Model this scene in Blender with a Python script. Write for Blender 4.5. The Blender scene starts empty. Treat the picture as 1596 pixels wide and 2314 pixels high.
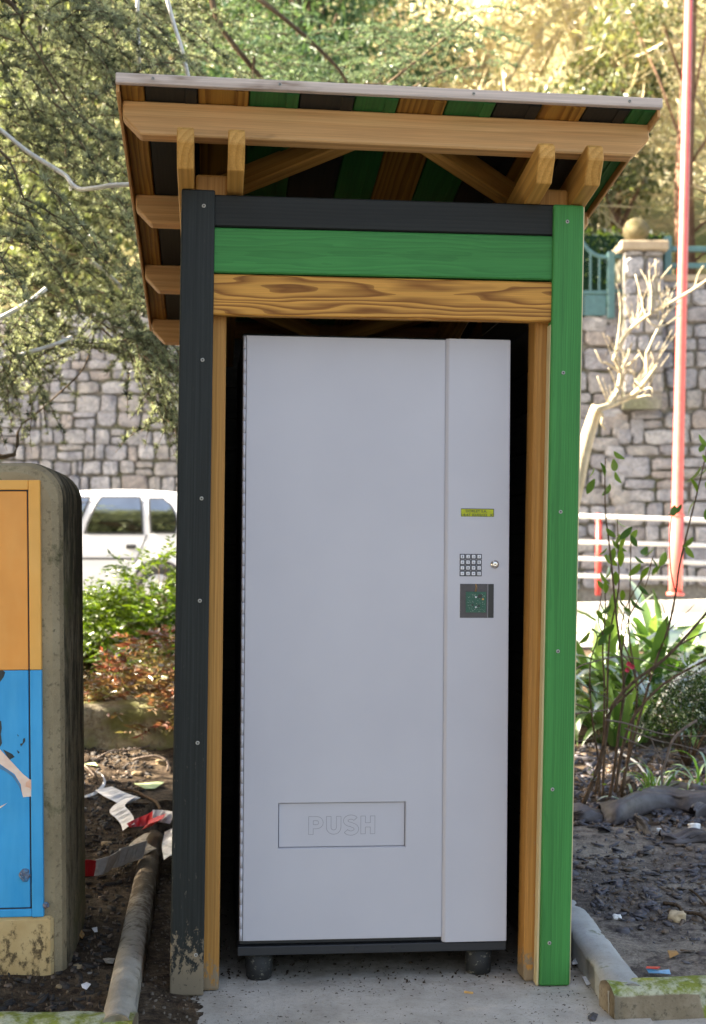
import bpy, bmesh, math, random
import numpy as np
from mathutils import Vector, Matrix, noise as mnoise

scene = bpy.context.scene
COL = scene.collection
R = random.Random(7)
NP = np.random.default_rng(11)

# ------------------------------------------------------------------ camera, light, exposure
CAM_H, FPX, CX, CY, ROLL = 1.21, 3100.0, 798.0, 1249.0, 0.004
cam_d = bpy.data.cameras.new('camera')
cam = bpy.data.objects.new('camera', cam_d)
COL.objects.link(cam)
cam.matrix_world = Matrix.Translation((0, 0, CAM_H)) @ Matrix.Rotation(math.radians(90), 4, 'X') @ Matrix.Rotation(ROLL, 4, 'Z')
cam_d.sensor_fit = 'VERTICAL'
cam_d.sensor_height = 36.0
cam_d.sensor_width = 24.83
cam_d.lens = FPX / 2313.0 * 36.0
cam_d.shift_y = 92.5 / 2313.0
cam_d.clip_start = 0.05
cam_d.clip_end = 500
cam_d.dof.use_dof = True
cam_d.dof.focus_distance = 3.85
cam_d.dof.aperture_fstop = 4.2
scene.camera = cam

SUN_EL = math.radians(37)
SUN_AZ = math.radians(-89)          # measured from +Y, negative towards -X (the left)
world = bpy.data.worlds.new('World')
scene.world = world
world.use_nodes = True
wn = world.node_tree
bg = wn.nodes.get('Background') or wn.nodes.new('ShaderNodeBackground')
sky = wn.nodes.new('ShaderNodeTexSky')
sky.sky_type = 'NISHITA'
sky.sun_disc = False
sky.sun_elevation = SUN_EL
sky.sun_rotation = SUN_AZ
sky.air_density = 1.0
sky.dust_density = 4.0
sky.ozone_density = 0.5
bg.inputs['Strength'].default_value = 0.07
wn.links.new(sky.outputs['Color'], bg.inputs['Color'])
sun_d = bpy.data.lights.new('sun', 'SUN')
sun_d.energy = 5.0
sun_d.angle = math.radians(0.5)
sun_d.color = (1.0, 0.945, 0.86)
sun = bpy.data.objects.new('sun', sun_d)
COL.objects.link(sun)
to_sun = Vector((math.sin(SUN_AZ) * math.cos(SUN_EL), math.cos(SUN_AZ) * math.cos(SUN_EL), math.sin(SUN_EL)))
sun.rotation_euler = to_sun.to_track_quat('Z', 'Y').to_euler()
sun.location = to_sun * 40
vs = scene.view_settings
vs.view_transform = 'Standard'
vs.look = 'None'
vs.exposure = 3.15
vs.use_white_balance = True
vs.white_balance_temperature = 7450
vs.white_balance_tint = 10.0
vs.gamma = 1.0
vs.use_curve_mapping = False
try:
    scene.cycles.max_bounces = 8
    scene.cycles.transparent_max_bounces = 8
except Exception:
    pass

# ------------------------------------------------------------------ small helpers
def D(x, y, Y):
    """a point of the place at distance Y in front of the camera"""
    dx, dy = x - CX, y - CY
    return Vector(((dx + ROLL * dy) / FPX * Y, Y, CAM_H - (dy - ROLL * dx) / FPX * Y))

def tag(o, label=None, cat=None, group=None, kind=None):
    if label: o['label'] = label
    if cat: o['category'] = cat
    if group: o['group'] = group
    if kind: o['kind'] = kind
    return o

def link(o, parent=None):
    COL.objects.link(o)
    if parent is not None:
        o.parent = parent
    return o

def thing(name, loc, label, cat, group=None, rz=0.0):
    o = bpy.data.objects.new(name, None)
    o.empty_display_size = 0.1
    o.location = loc
    o.rotation_euler = (0, 0, rz)
    COL.objects.link(o)
    return tag(o, label, cat, group)

def mesh_of(name, verts, faces, mat=None, smooth=False):
    me = bpy.data.meshes.new(name)
    me.from_pydata([tuple(v) for v in verts], [], [tuple(f) for f in faces])
    if mat is not None:
        for m in (mat if isinstance(mat, (list, tuple)) else [mat]):
            me.materials.append(m)
    if smooth:
        me.polygons.foreach_set('use_smooth', [True] * len(me.polygons))
    me.update()
    return me

def obj(name, verts, faces, mat, parent=None, smooth=False, kind=None):
    o = bpy.data.objects.new(name, mesh_of(name, verts, faces, mat, smooth))
    link(o, parent)
    if kind: o['kind'] = kind
    return o

def obj_me(name, me, parent=None, matrix=None):
    o = bpy.data.objects.new(name, me)
    link(o, parent)
    if matrix is not None:
        o.matrix_basis = matrix
    return o

def bm_obj(name, bm, mat, parent=None, smooth=False, matrix=None):
    bmesh.ops.recalc_face_normals(bm, faces=bm.faces)
    me = bpy.data.meshes.new(name)
    bm.to_mesh(me)
    bm.free()
    for m in (mat if isinstance(mat, (list, tuple)) else [mat]):
        me.materials.append(m)
    if smooth:
        me.polygons.foreach_set('use_smooth', [True] * len(me.polygons))
    return obj_me(name, me, parent, matrix)

def np_mesh(name, co, tris, mat, parent=None, tint=None, kind=None, smooth=False):
    """large triangle mesh from arrays; tint is one value per vertex"""
    me = bpy.data.meshes.new(name)
    n, t = len(co), len(tris)
    me.vertices.add(n)
    me.vertices.foreach_set('co', np.asarray(co, dtype=np.float32).ravel())
    me.loops.add(t * 3)
    me.loops.foreach_set('vertex_index', np.asarray(tris, dtype=np.int32).ravel())
    me.polygons.add(t)
    me.polygons.foreach_set('loop_start', np.arange(0, t * 3, 3, dtype=np.int32))
    me.polygons.foreach_set('loop_total', np.full(t, 3, dtype=np.int32))
    if smooth:
        me.polygons.foreach_set('use_smooth', np.ones(t, dtype=bool))
    if tint is not None:
        a = me.attributes.new('tint', 'FLOAT', 'POINT')
        a.data.foreach_set('value', np.asarray(tint, dtype=np.float32).ravel())
    me.materials.append(mat)
    me.update(calc_edges=True)
    me.validate()
    o = bpy.data.objects.new(name, me)
    link(o, parent)
    if kind: o['kind'] = kind
    return o

def frame_of(p, x_axis, y_hint):
    x = Vector(x_axis).normalized()
    y = Vector(y_hint)
    y = (y - x * y.dot(x)).normalized()
    z = x.cross(y)
    m = Matrix((x, y, z)).transposed().to_4x4()
    m.translation = Vector(p)
    return m

def box_bm(bm, x0, x1, y0, y1, z0, z1, bev=0.0, seg=1):
    r = bmesh.ops.create_cube(bm, size=1.0)
    vs_ = r['verts']
    for v in vs_:
        v.co = Vector((x0 + (v.co.x + .5) * (x1 - x0), y0 + (v.co.y + .5) * (y1 - y0), z0 + (v.co.z + .5) * (z1 - z0)))
    if bev > 0:
        es = set(e for v in vs_ for e in v.link_edges)
        bmesh.ops.bevel(bm, geom=list(es), offset=bev, segments=seg, affect='EDGES', profile=0.5)

def box(name, dims, mat, parent=None, bev=0.0, seg=1, matrix=None, smooth=False):
    bm = bmesh.new()
    box_bm(bm, *dims, bev=bev, seg=seg)
    return bm_obj(name, bm, mat, parent, smooth, matrix)

def board(name, parent, mat, p0, p1, y_hint, W, T, bev=0.003, seg=1):
    """timber from p0 to p1 (centre line), W wide along y_hint, T thick"""
    p0, p1 = Vector(p0), Vector(p1)
    L = (p1 - p0).length
    return box(name, (0, L, -W / 2, W / 2, -T / 2, T / 2), mat, parent, bev, seg, frame_of(p0, p1 - p0, y_hint))

def prism(name, parent, mat, prof, T, matrix, bev=0.003):
    """outline in local x-y, thickness T along z"""
    bm = bmesh.new()
    a = [bm.verts.new((x, y, -T / 2)) for x, y in prof]
    b = [bm.verts.new((x, y, T / 2)) for x, y in prof]
    bm.faces.new(a[::-1]); bm.faces.new(b)
    n = len(prof)
    for i in range(n):
        bm.faces.new((a[i], a[(i + 1) % n], b[(i + 1) % n], b[i]))
    if bev > 0:
        bmesh.ops.bevel(bm, geom=list(bm.edges), offset=bev, segments=1, affect='EDGES')
    return bm_obj(name, bm, mat, parent, False, matrix)

def tube_data(pts, radii, n=6, cap=True):
    pts = [Vector(p) for p in pts]
    if not isinstance(radii, (list, tuple)):
        radii = [radii] * len(pts)
    V, F = [], []
    up = Vector((0.13, 0.21, 0.97))
    for i, p in enumerate(pts):
        t = (pts[min(i + 1, len(pts) - 1)] - pts[max(i - 1, 0)])
        t = t.normalized() if t.length > 1e-9 else Vector((0, 0, 1))
        h = up if abs(t.dot(up)) < .95 else Vector((1, 0, 0))
        a = t.cross(h).normalized(); b = t.cross(a)
        for k in range(n):
            an = 2 * math.pi * k / n
            V.append(p + (a * math.cos(an) + b * math.sin(an)) * radii[i])
    for i in range(len(pts) - 1):
        for k in range(n):
            k2 = (k + 1) % n
            F.append((i * n + k, i * n + k2, (i + 1) * n + k2, (i + 1) * n + k))
    if cap:
        F.append(tuple(range(n))[::-1])
        F.append(tuple((len(pts) - 1) * n + k for k in range(n)))
    return V, F

class MB:
    def __init__(self): self.V, self.F = [], []
    def add(self, V, F):
        o = len(self.V); self.V += list(V); self.F += [tuple(i + o for i in f) for f in F]
    def tube(self, pts, radii, n=6): self.add(*tube_data(pts, radii, n))
    def build(self, name, mat, parent=None, smooth=True, kind=None):
        return obj(name, self.V, self.F, mat, parent, smooth, kind)

def tube(name, pts, radii, mat, parent=None, n=6):
    V, F = tube_data(pts, radii, n)
    return obj(name, V, F, mat, parent, True)

def smooth_path(pts, k=6):
    pts = [Vector(p) for p in pts]
    out = []
    for i in range(len(pts) - 1):
        p0 = pts[max(i - 1, 0)]; p1 = pts[i]; p2 = pts[i + 1]; p3 = pts[min(i + 2, len(pts) - 1)]
        for j in range(k):
            t = j / k
            out.append(0.5 * ((2 * p1) + (p2 - p0) * t + (2 * p0 - 5 * p1 + 4 * p2 - p3) * t * t + (3 * p1 - p0 - 3 * p2 + p3) * t ** 3))
    out.append(pts[-1])
    return out

def lathe(name, prof, mat, parent=None, n=20, matrix=None, smooth=True):
    V, F = [], []
    for r, z in prof:
        for k in range(n):
            a = 2 * math.pi * k / n
            V.append((r * math.cos(a), r * math.sin(a), z))
    for i in range(len(prof) - 1):
        for k in range(n):
            k2 = (k + 1) % n
            F.append((i * n + k, i * n + k2, (i + 1) * n + k2, (i + 1) * n + k))
    F.append(tuple(range(n))[::-1]); F.append(tuple((len(prof) - 1) * n + k for k in range(n)))
    o = obj(name, V, F, mat, parent, smooth)
    if matrix is not None: o.matrix_basis = matrix
    return o

# ------------------------------------------------------------------ materials
class NT:
    def __init__(self, name):
        self.m = bpy.data.materials.new(name); self.m.use_nodes = True
        self.t = self.m.node_tree; self.t.nodes.clear()
        self.out = self.t.nodes.new('ShaderNodeOutputMaterial')
    def n(self, typ, props=None, **ins):
        nd = self.t.nodes.new('ShaderNode' + typ)
        for k, v in (props or {}).items(): setattr(nd, k, v)
        for k, v in ins.items():
            key = k.replace('_', ' ')
            sock = nd.inputs[int(k[1:])] if (k[0] == 'i' and k[1:].isdigit()) else nd.inputs[key]
            self.put(sock, v)
        return nd
    def put(self, sock, v):
        if isinstance(v, bpy.types.NodeSocket): self.t.links.new(v, sock)
        elif isinstance(v, bpy.types.Node): self.t.links.new(v.outputs[0], sock)
        else:
            if sock.type == 'RGBA' and len(v) == 3: v = (*v, 1)
            sock.default_value = v
    def math(self, op, a, b=0.0, c=0.0, clamp=False):
        nd = self.t.nodes.new('ShaderNodeMath'); nd.operation = op; nd.use_clamp = clamp
        for i, v in enumerate((a, b, c)): self.put(nd.inputs[i], v)
        return nd.outputs[0]
    def mix(self, f, a, b, blend='MIX'):
        nd = self.t.nodes.new('ShaderNodeMix'); nd.data_type = 'RGBA'; nd.blend_type = blend
        self.put(nd.inputs[0], f); self.put(nd.inputs[6], a); self.put(nd.inputs[7], b)
        return nd.outputs[2]
    def ramp(self, f, stops):
        nd = self.t.nodes.new('ShaderNodeValToRGB'); e = nd.color_ramp.elements
        while len(e) > 1: e.remove(e[-1])
        for i, (p, c) in enumerate(stops):
            el = e[0] if i == 0 else e.new(p)
            el.position = p; el.color = (*c, 1) if len(c) == 3 else c
        self.put(nd.inputs[0], f)
        return nd.outputs[0]
    def coord(self, scale=(1, 1, 1), rand=True, kind='Object'):
        tc = self.n('TexCoord').outputs[kind]
        if rand:
            rnd = self.n('ObjectInfo').outputs['Random']
            off = self.n('CombineXYZ', None, X=self.math('MULTIPLY', rnd, 37.0), Y=self.math('MULTIPLY', rnd, 11.0), Z=self.math('MULTIPLY', rnd, 23.0))
            tc = self.n('VectorMath', {'operation': 'ADD'}, i0=tc, i1=off).outputs[0]
        return self.n('Mapping', None, Vector=tc, Scale=scale).outputs[0]
    def noise(self, vec, scale, detail=4, rough=.55, dist=0.0):
        return self.n('TexNoise', None, Vector=vec, Scale=scale, Detail=detail, Roughness=rough, Distortion=dist).outputs[0]
    def bump(self, h, strength=.3, dist=.01):
        return self.n('Bump', None, Strength=strength, Distance=dist, Height=h).outputs[0]
    def done(self, color, rough=.6, normal=None, **kw):
        p = self.n('BsdfPrincipled')
        self.put(p.inputs['Base Color'], color); self.put(p.inputs['Roughness'], rough)
        if normal is not None: self.put(p.inputs['Normal'], normal)
        for k, v in kw.items(): self.put(p.inputs[k.replace('_', ' ')], v)
        self.t.links.new(p.outputs[0], self.out.inputs[0])
        return self.m

def M_plain(name, c, rough=.5, var=.12, scale=40, bump=.1, metal=0.0, **kw):
    t = NT(name); v = t.coord((1, 1, 1))
    n = t.noise(v, scale)
    c2 = tuple(x * (1 - var) for x in c); c3 = tuple(min(1, x * (1 + var)) for x in c)
    col = t.ramp(n, [(.3, c2), (.7, c3)])
    return t.done(col, rough, t.bump(n, bump, .003), Metallic=metal, **kw)

def M_wood(name, early, late, ring=34, dist=4.0, contrast=1.0, rough=.55, streak=.5, mud=0.0, knot=(.02, .012, .006), var=.12, knot_amt=.85):
    t = NT(name)
    tc = t.n('TexCoord').outputs['Object']
    rnd = t.n('ObjectInfo').outputs['Random']
    off = t.n('CombineXYZ', None, X=t.math('MULTIPLY', rnd, 61.0), Y=t.math('MULTIPLY_ADD', rnd, .10, -.05), Z=t.math('MULTIPLY_ADD', rnd, -.06, -.02))
    v = t.n('VectorMath', {'operation': 'ADD'}, i0=tc, i1=off).outputs[0]
    vr = t.n('Mapping', None, Vector=v, Scale=(.13, 1, 1)).outputs[0]
    wv = t.n('TexWave', {'wave_type': 'RINGS', 'rings_direction': 'X', 'wave_profile': 'SAW'}, Vector=vr, Scale=ring * .7, Distortion=dist, Detail=2.0, Detail_Scale=.8, Detail_Roughness=.45).outputs['Fac']
    fine = t.noise(t.n('Mapping', None, Vector=v, Scale=(4, 260, 260)).outputs[0], 1.0, 4, .6)
    mid = t.noise(t.n('Mapping', None, Vector=v, Scale=(1.1, 22, 22)).outputs[0], 1.0, 3, .5)
    col = t.mix(t.ramp(wv, [(.25, (0, 0, 0)), (.85, (contrast,) * 3), (1.0, (contrast * .6,) * 3)]), early, late)
    lo = 1 - streak * .5
    col = t.mix(1.0, col, t.ramp(fine, [(.25, (lo,) * 3), (.75, (1 + streak * .22,) * 3)]), 'MULTIPLY')
    col = t.mix(1.0, col, t.ramp(mid, [(.25, (1 - var * 1.6,) * 3), (.75, (1 + var,) * 3)]), 'MULTIPLY')
    tone = t.math('MULTIPLY_ADD', rnd, var * 2, 1 - var)
    col = t.mix(1.0, col, t.n('CombineXYZ', None, X=tone, Y=tone, Z=tone).outputs[0], 'MULTIPLY')
    # sparse knots
    vk = t.n('Mapping', None, Vector=v, Scale=(2.6, 9, 9)).outputs[0]
    vk = t.n('VectorMath', {'operation': 'ADD'}, i0=vk, i1=t.n('TexNoise', None, Vector=vk, Scale=3.0, Detail=2.0).outputs['Color']).outputs[0]
    vo = t.n('TexVoronoi', {'feature': 'F1'}, Vector=vk, Scale=1.0, Randomness=1.0)
    pick = t.math('GREATER_THAN', t.n('SeparateColor', None, Color=vo.outputs['Color']).outputs[0], .62)
    kn = t.math('MULTIPLY', pick, t.ramp(vo.outputs['Distance'], [(.04, (knot_amt,) * 3), (.12, (knot_amt * .4,) * 3), (.26, (0, 0, 0))]))
    col = t.mix(kn, col, knot)
    rgh = t.math('MULTIPLY_ADD', fine, .22, rough - .11)
    h = t.math('ADD', fine, t.math('MULTIPLY', wv, .5))
    if mud > 0:
        sx = t.n('SeparateXYZ', None, Vector=tc).outputs[0]
        mn = t.noise(t.n('Mapping', None, Vector=v, Scale=(40, 60, 60)).outputs[0], 1.0, 5, .7)
        f = t.math('SUBTRACT', t.math('MULTIPLY_ADD', mn, 1.9, -.42), t.math('DIVIDE', sx, mud))
        f = t.ramp(f, [(.10, (0, 0, 0)), (.26, (1, 1, 1))])
        col = t.mix(t.math('MULTIPLY', f, .9), col, (.235, .185, .125))
        spec = t.noise(t.n('Mapping', None, Vector=v, Scale=(25, 150, 150)).outputs[0], 1.0, 3, .7)
        sf = t.math('MULTIPLY', t.ramp(spec, [(.66, (0, 0, 0)), (.74, (1, 1, 1))]), t.ramp(sx, [(.3, (.55,) * 3), (.9, (.05,) * 3)]))
        col = t.mix(sf, col, (.28, .25, .19))
        rgh = t.math('ADD', rgh, t.math('MULTIPLY', f, .3))
        h = t.math('ADD', h, t.math('MULTIPLY', f, mn))
    return t.done(col, rgh, t.bump(h, .25, .0015), Specular_IOR_Level=.22)

W_ORANGE_SHADED = M_wood('stained_pine_roof_shaded', (.37, .185, .034), (.17, .062, .010), ring=30, dist=5, contrast=.85, mud=0)  # roof planks only; shade under the roof is put into the colour
W_ORANGE_POST = M_wood('stained_pine_post', (.50, .245, .065), (.37, .16, .036), ring=110, dist=2.0, contrast=.6, mud=.15)
W_HEADER = M_wood('stained_pine_header', (.64, .310, .066), (.22, .078, .014), ring=34, dist=17, contrast=.95, knot_amt=.25)
W_BEAM = M_wood('treated_pine_beam', (.64, .365, .155), (.48, .24, .088), ring=22, dist=3.5, contrast=.55)
W_RAFTER = M_wood('treated_pine', (.55, .295, .080), (.38, .175, .036), ring=26, dist=3, contrast=.6)
W_GREEN = M_wood('green_stain', (.040, .212, .052), (.026, .155, .038), ring=48, dist=14, contrast=.55, streak=.3, knot=(.010, .05, .016))
W_GREEN_SHADED = M_wood('green_stain_roof_shaded', (.026, .150, .036), (.016, .105, .025), ring=40, dist=10, contrast=.6, streak=.35, knot=(.010, .05, .016))  # darker copy of the green stain, standing in for roof shade
W_GREEN_POST = M_wood('green_stain_post', (.046, .222, .054), (.030, .165, .040), ring=150, dist=3.0, contrast=.5, streak=.4, var=.16, knot=(.010, .05, .016))
W_BLACK = M_wood('black_stain', (.021, .022, .020), (.013, .0145, .0135), ring=40, dist=4, contrast=.6, streak=.6, knot=(.008, .009, .009))
W_BLACK_POST = M_wood('black_stain_post', (.020, .0235, .0225), (.013, .016, .0155), ring=70, dist=2, contrast=.6, streak=.9, mud=.30, knot=(.01, .01, .01))
W_GREY = M_wood('weathered_pine', (.60, .50, .44), (.44, .35, .30), ring=24, dist=2.5, contrast=.6, knot=(.18, .11, .07))
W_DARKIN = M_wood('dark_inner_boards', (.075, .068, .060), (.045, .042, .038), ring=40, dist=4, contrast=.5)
W_BARE = M_wood('bare_pine_rimlit', (.80, .66, .38), (.70, .54, .28), ring=60, dist=1, contrast=.4)  # unstained wood, lightened to carry a bright rim

M_STEEL = M_plain('screw_steel', (.34, .33, .30), .5, .1, 300, .05, metal=.3)
M_SLOT = M_plain('screw_recess', (.08, .07, .06), .6)
def M_grey_paint():
    t = NT('grey_machine_paint'); v = t.coord((1, 1, 1), rand=False)
    a = t.noise(v, 900, 2); b = t.noise(v, 2.2, 3); c = t.noise(v, 60, 4)
    col = t.mix(t.ramp(b, [(.3, (0, 0, 0)), (.7, (1, 1, 1))]), (.465, .452, .490), (.505, .492, .528))
    sm = t.noise(t.n('Mapping', None, Vector=v, Scale=(38, 38, 9)).outputs[0], 1.0, 4, .7)
    col = t.mix(t.ramp(sm, [(.69, (0, 0, 0)), (.80, (.35,) * 3)]), col, (.30, .30, .31))
    return t.done(col, t.math('MULTIPLY_ADD', c, .15, .33), t.bump(a, .06, .001), Specular_IOR_Level=.4)
M_GREY = M_grey_paint()
def M_black_metal():
    t = NT('black_machine_metal'); v = t.coord((1, 1, 1), rand=False)
    n = t.noise(t.n('Mapping', None, Vector=v, Scale=(14, 14, 90)).outputs[0], 1.0, 5, .75)
    col = t.mix(t.ramp(n, [(.70, (0, 0, 0)), (.78, (.7,) * 3)]), (.020, .021, .024), (.24, .22, .18))
    return t.done(col, .45)
M_BLACK = M_black_metal()
def M_foot():
    t = NT('scuffed_black_plastic'); v = t.coord((60, 60, 90))
    n = t.noise(v, 1.0, 5, .7)
    col = t.mix(t.ramp(n, [(.56, (0, 0, 0)), (.68, (.8,) * 3)]), (.016, .016, .016), (.24, .22, .17))
    return t.done(col, .7, t.bump(n, .3, .003))
M_FOOT = M_foot()
M_CHROME = M_plain('chrome', (.72, .70, .68), .18, .05, 200, .02, metal=1.0)
M_KEY = M_plain('key_steel', (.66, .66, .70), .4, .06, 200, .03, metal=.2)
M_INK = M_plain('dark_ink', (.02, .02, .025), .6)
M_LCDINK = M_plain('lcd_ink', (.035, .05, .004), .5)
M_ENGRAVE = M_plain('engraved_line', (.24, .24, .26), .6)
def M_lcd():
    t = NT('lcd_glass')
    return t.done((.20, .23, .003), .25, None, Emission_Color=(.40, .46, .0, 1), Emission_Strength=.035)
M_LCD = M_lcd()
M_WINDOW = M_plain('reader_dark_film', (.045, .045, .055), .22, .2, 30, .05)
M_PCB = M_plain('circuit_green', (.010, .085, .052), .4, .25, 300, .1)
M_CHIP = M_plain('chip_black', (.02, .02, .02), .4)
M_SOLDER = M_plain('solder_bits', (.40, .42, .38), .4, .3, 500, .1)
M_COPPER = M_plain('amber_wire', (.55, .30, .08), .4)

def M_concrete(name, base, dark, moss=0.0, mosscol=(.10, .13, .03), scale=1.0, speck=.5, rand=False):
    t = NT(name); v = t.coord((1, 1, 1), rand=rand)
    a = t.noise(v, 3.5 * scale, 6, .65); b = t.noise(v, 60 * scale, 4, .7); c = t.noise(v, 240 * scale, 2)
    col = t.mix(t.ramp(a, [(.32, (0, 0, 0)), (.68, (1, 1, 1))]), dark, base)
    col = t.mix(t.ramp(b, [(.56, (0, 0, 0)), (.70, (speck,) * 3)]), col, tuple(x * .35 for x in dark))
    col = t.mix(t.ramp(c, [(.62, (0, 0, 0)), (.72, (.35,) * 3)]), col, tuple(min(1, x * 1.5) for x in base))
    if moss > 0:
        mn = t.noise(v, 7 * scale, 6, .7)
        col = t.mix(t.ramp(mn, [(.62 - moss * .3, (0, 0, 0)), (.74 - moss * .3, (.92,) * 3)]), col, t.mix(b, mosscol, tuple(x * .4 for x in mosscol)))
    return t.done(col, .88, t.bump(t.math('ADD', b, t.math('MULTIPLY', c, .5)), .45, .004), Specular_IOR_Level=.2)
def M_slab():
    t = NT('slab_concrete'); v = t.coord((1, 1, 1), rand=False)
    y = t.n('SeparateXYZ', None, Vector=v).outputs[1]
    a = t.noise(v, 5, 6, .65); b = t.noise(v, 70, 4, .7); c = t.noise(v, 260, 3, .7); e = t.noise(v, 16, 5, .7)
    col = t.mix(t.ramp(a, [(.32, (0, 0, 0)), (.68, (1, 1, 1))]), (.34, .305, .26), (.52, .475, .42))
    col = t.mix(t.ramp(b, [(.54, (0, 0, 0)), (.70, (.45,) * 3)]), col, (.20, .175, .15))
    col = t.mix(t.ramp(c, [(.58, (0, 0, 0)), (.70, (.55,) * 3)]), col, (.14, .12, .10))
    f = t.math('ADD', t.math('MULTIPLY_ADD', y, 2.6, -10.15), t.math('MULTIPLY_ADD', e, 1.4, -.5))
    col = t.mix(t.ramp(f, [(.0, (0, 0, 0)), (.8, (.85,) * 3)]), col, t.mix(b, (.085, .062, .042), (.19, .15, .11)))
    return t.done(col, .9, t.bump(t.math('ADD', b, t.math('MULTIPLY', c, .5)), .35, .003), Specular_IOR_Level=.2)
M_SLAB = M_slab()
M_KERB = M_concrete('kerb_concrete', (.46, .46, .44), (.30, .29, .27), 0.05, speck=.3)
def M_kerbdirt():
    t = NT('kerb_dirty'); v = t.coord((1, 1, 1), rand=False)
    y = t.n('SeparateXYZ', None, Vector=v).outputs[1]
    a = t.noise(v, 9, 6, .7); b = t.noise(v, 60, 4, .7); c = t.noise(v, 24, 5, .7)
    col = t.mix(t.ramp(a, [(.35, (0, 0, 0)), (.65, (1, 1, 1))]), (.26, .23, .185), (.38, .345, .29))
    f = t.math('ADD', t.math('MULTIPLY_ADD', c, 1.3, -.62), t.math('MULTIPLY_ADD', y, .32, -1.25))
    col = t.mix(t.ramp(f, [(.02, (0, 0, 0)), (.22, (.9,) * 3)]), col, t.mix(b, (.05, .036, .024), (.17, .13, .09)))
    return t.done(col, .9, t.bump(t.math('ADD', b, c), .5, .006), Specular_IOR_Level=.15)
M_KERBDIRT = M_kerbdirt()
def M_kerbmoss():
    t = NT('mossy_kerb'); v = t.coord((1, 1, 1), rand=False)
    up = t.n('SeparateXYZ', None, Vector=t.n('NewGeometry').outputs['Normal']).outputs[2]
    a = t.noise(v, 5, 6, .7); b = t.noise(v, 70, 4, .7); c = t.noise(v, 20, 5, .7)
    face = t.mix(t.ramp(a, [(.35, (0, 0, 0)), (.65, (1, 1, 1))]), (.16, .12, .075), (.30, .25, .18))
    face = t.mix(t.ramp(b, [(.55, (0, 0, 0)), (.68, (.6,) * 3)]), face, (.06, .05, .035))
    top = t.mix(t.ramp(c, [(.42, (0, 0, 0)), (.58, (1, 1, 1))]), (.20, .225, .045), (.42, .42, .30))
    top = t.mix(t.ramp(b, [(.5, (0, 0, 0)), (.7, (.7,) * 3)]), top, (.07, .085, .02))
    f = t.math('ADD', up, t.math('MULTIPLY_ADD', c, .7, -.35))
    col = t.mix(t.ramp(f, [(.28, (0, 0, 0)), (.5, (1, 1, 1))]), face, top)
    return t.done(col, .95, t.bump(t.math('ADD', b, c), .6, .006), Specular_IOR_Level=.15)
M_KERBMOSS = M_kerbmoss()
def M_hood():
    t = NT('weathered_concrete_hood'); v = t.coord((1, 1, 1), rand=False)
    z = t.n('SeparateXYZ', None, Vector=v).outputs[2]
    a = t.noise(v, 5, 6, .7); b = t.noise(v, 70, 4, .7)
    st = t.noise(t.n('Mapping', None, Vector=v, Scale=(16, 16, 6)).outputs[0], 1.0, 5, .65)
    col = t.mix(t.ramp(a, [(.35, (0, 0, 0)), (.65, (1, 1, 1))]), (.20, .165, .105), (.34, .285, .19))
    col = t.mix(t.ramp(b, [(.5, (0, 0, 0)), (.68, (.7,) * 3)]), col, (.09, .075, .05))
    grow = t.math('ADD', st, t.math('MULTIPLY', t.ramp(t.math('MULTIPLY', z, .6), [(.0, (0, 0, 0)), (.9, (1, 1, 1))]), .20))
    col = t.mix(t.ramp(grow, [(.54, (0, 0, 0)), (.70, (.88,) * 3)]), col, (.045, .042, .028))
    gr = t.noise(v, 3.2, 4, .6)
    col = t.mix(t.ramp(gr, [(.52, (0, 0, 0)), (.66, (.6,) * 3)]), col, (.10, .11, .035))
    return t.done(col, .9, t.bump(t.math('ADD', b, st), .6, .006), Specular_IOR_Level=.15)
M_HOOD = M_hood()
M_HOODF = M_concrete('hood_front_render', (.40, .32, .20), (.22, .17, .10), .25, (.09, .085, .035), speck=.7)
def M_base_yellow():
    t = NT('stained_yellow_render'); v = t.coord((1, 1, 1), rand=False)
    z = t.n('SeparateXYZ', None, Vector=v).outputs[2]
    a = t.noise(v, 6, 5, .65)
    b = t.noise(t.n('Mapping', None, Vector=v, Scale=(38, 38, 24)).outputs[0], 1.0, 5, .7)
    col = t.mix(t.ramp(a, [(.3, (0, 0, 0)), (.7, (1, 1, 1))]), (.42, .28, .12), (.60, .46, .25))
    f = t.math('SUBTRACT', b, t.math('MULTIPLY', z, .55))
    col = t.mix(t.ramp(f, [(.46, (0, 0, 0)), (.56, (.9,) * 3)]), col, (.07, .05, .03))
    return t.done(col, .9, t.bump(b, .4, .004), Specular_IOR_Level=.15)
M_YBASE = M_base_yellow()
def M_paint(name, c, c2, brush=(60, 60, 3)):
    t = NT(name); v = t.coord((1, 1, 1), rand=False)
    b = t.noise(t.n('Mapping', None, Vector=v, Scale=brush).outputs[0], 1.0, 5, .6)
    a = t.noise(v, 5, 3)
    col = t.mix(t.ramp(b, [(.35, (0, 0, 0)), (.72, (1, 1, 1))]), c, c2)
    col = t.mix(1.0, col, t.ramp(a, [(.3, (.9,) * 3), (.7, (1.06,) * 3)]), 'MULTIPLY')
    return t.done(col, .42, t.bump(b, .25, .002), Specular_IOR_Level=.4)
M_POR = M_paint('orange_mural_paint', (.80, .315, .060), (.82, .36, .085), (14, 14, 5))
M_PORF = M_paint('orange_frame_paint', (.80, .38, .075), (.82, .43, .11), (14, 14, 5))
M_PBLUE = M_paint('blue_mural_paint', (.014, .33, .68), (.040, .38, .72), (40, 40, 5))
M_PSKIN = M_paint('pale_pink_mural_paint', (.84, .60, .48), (.88, .72, .62), (40, 40, 40))
M_PSKIN2 = M_paint('peach_mural_paint', (.78, .42, .28), (.84, .52, .38), (60, 60, 60))
M_PDARK = M_paint('dark_mural_paint', (.02, .03, .035), (.05, .06, .06))
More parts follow.
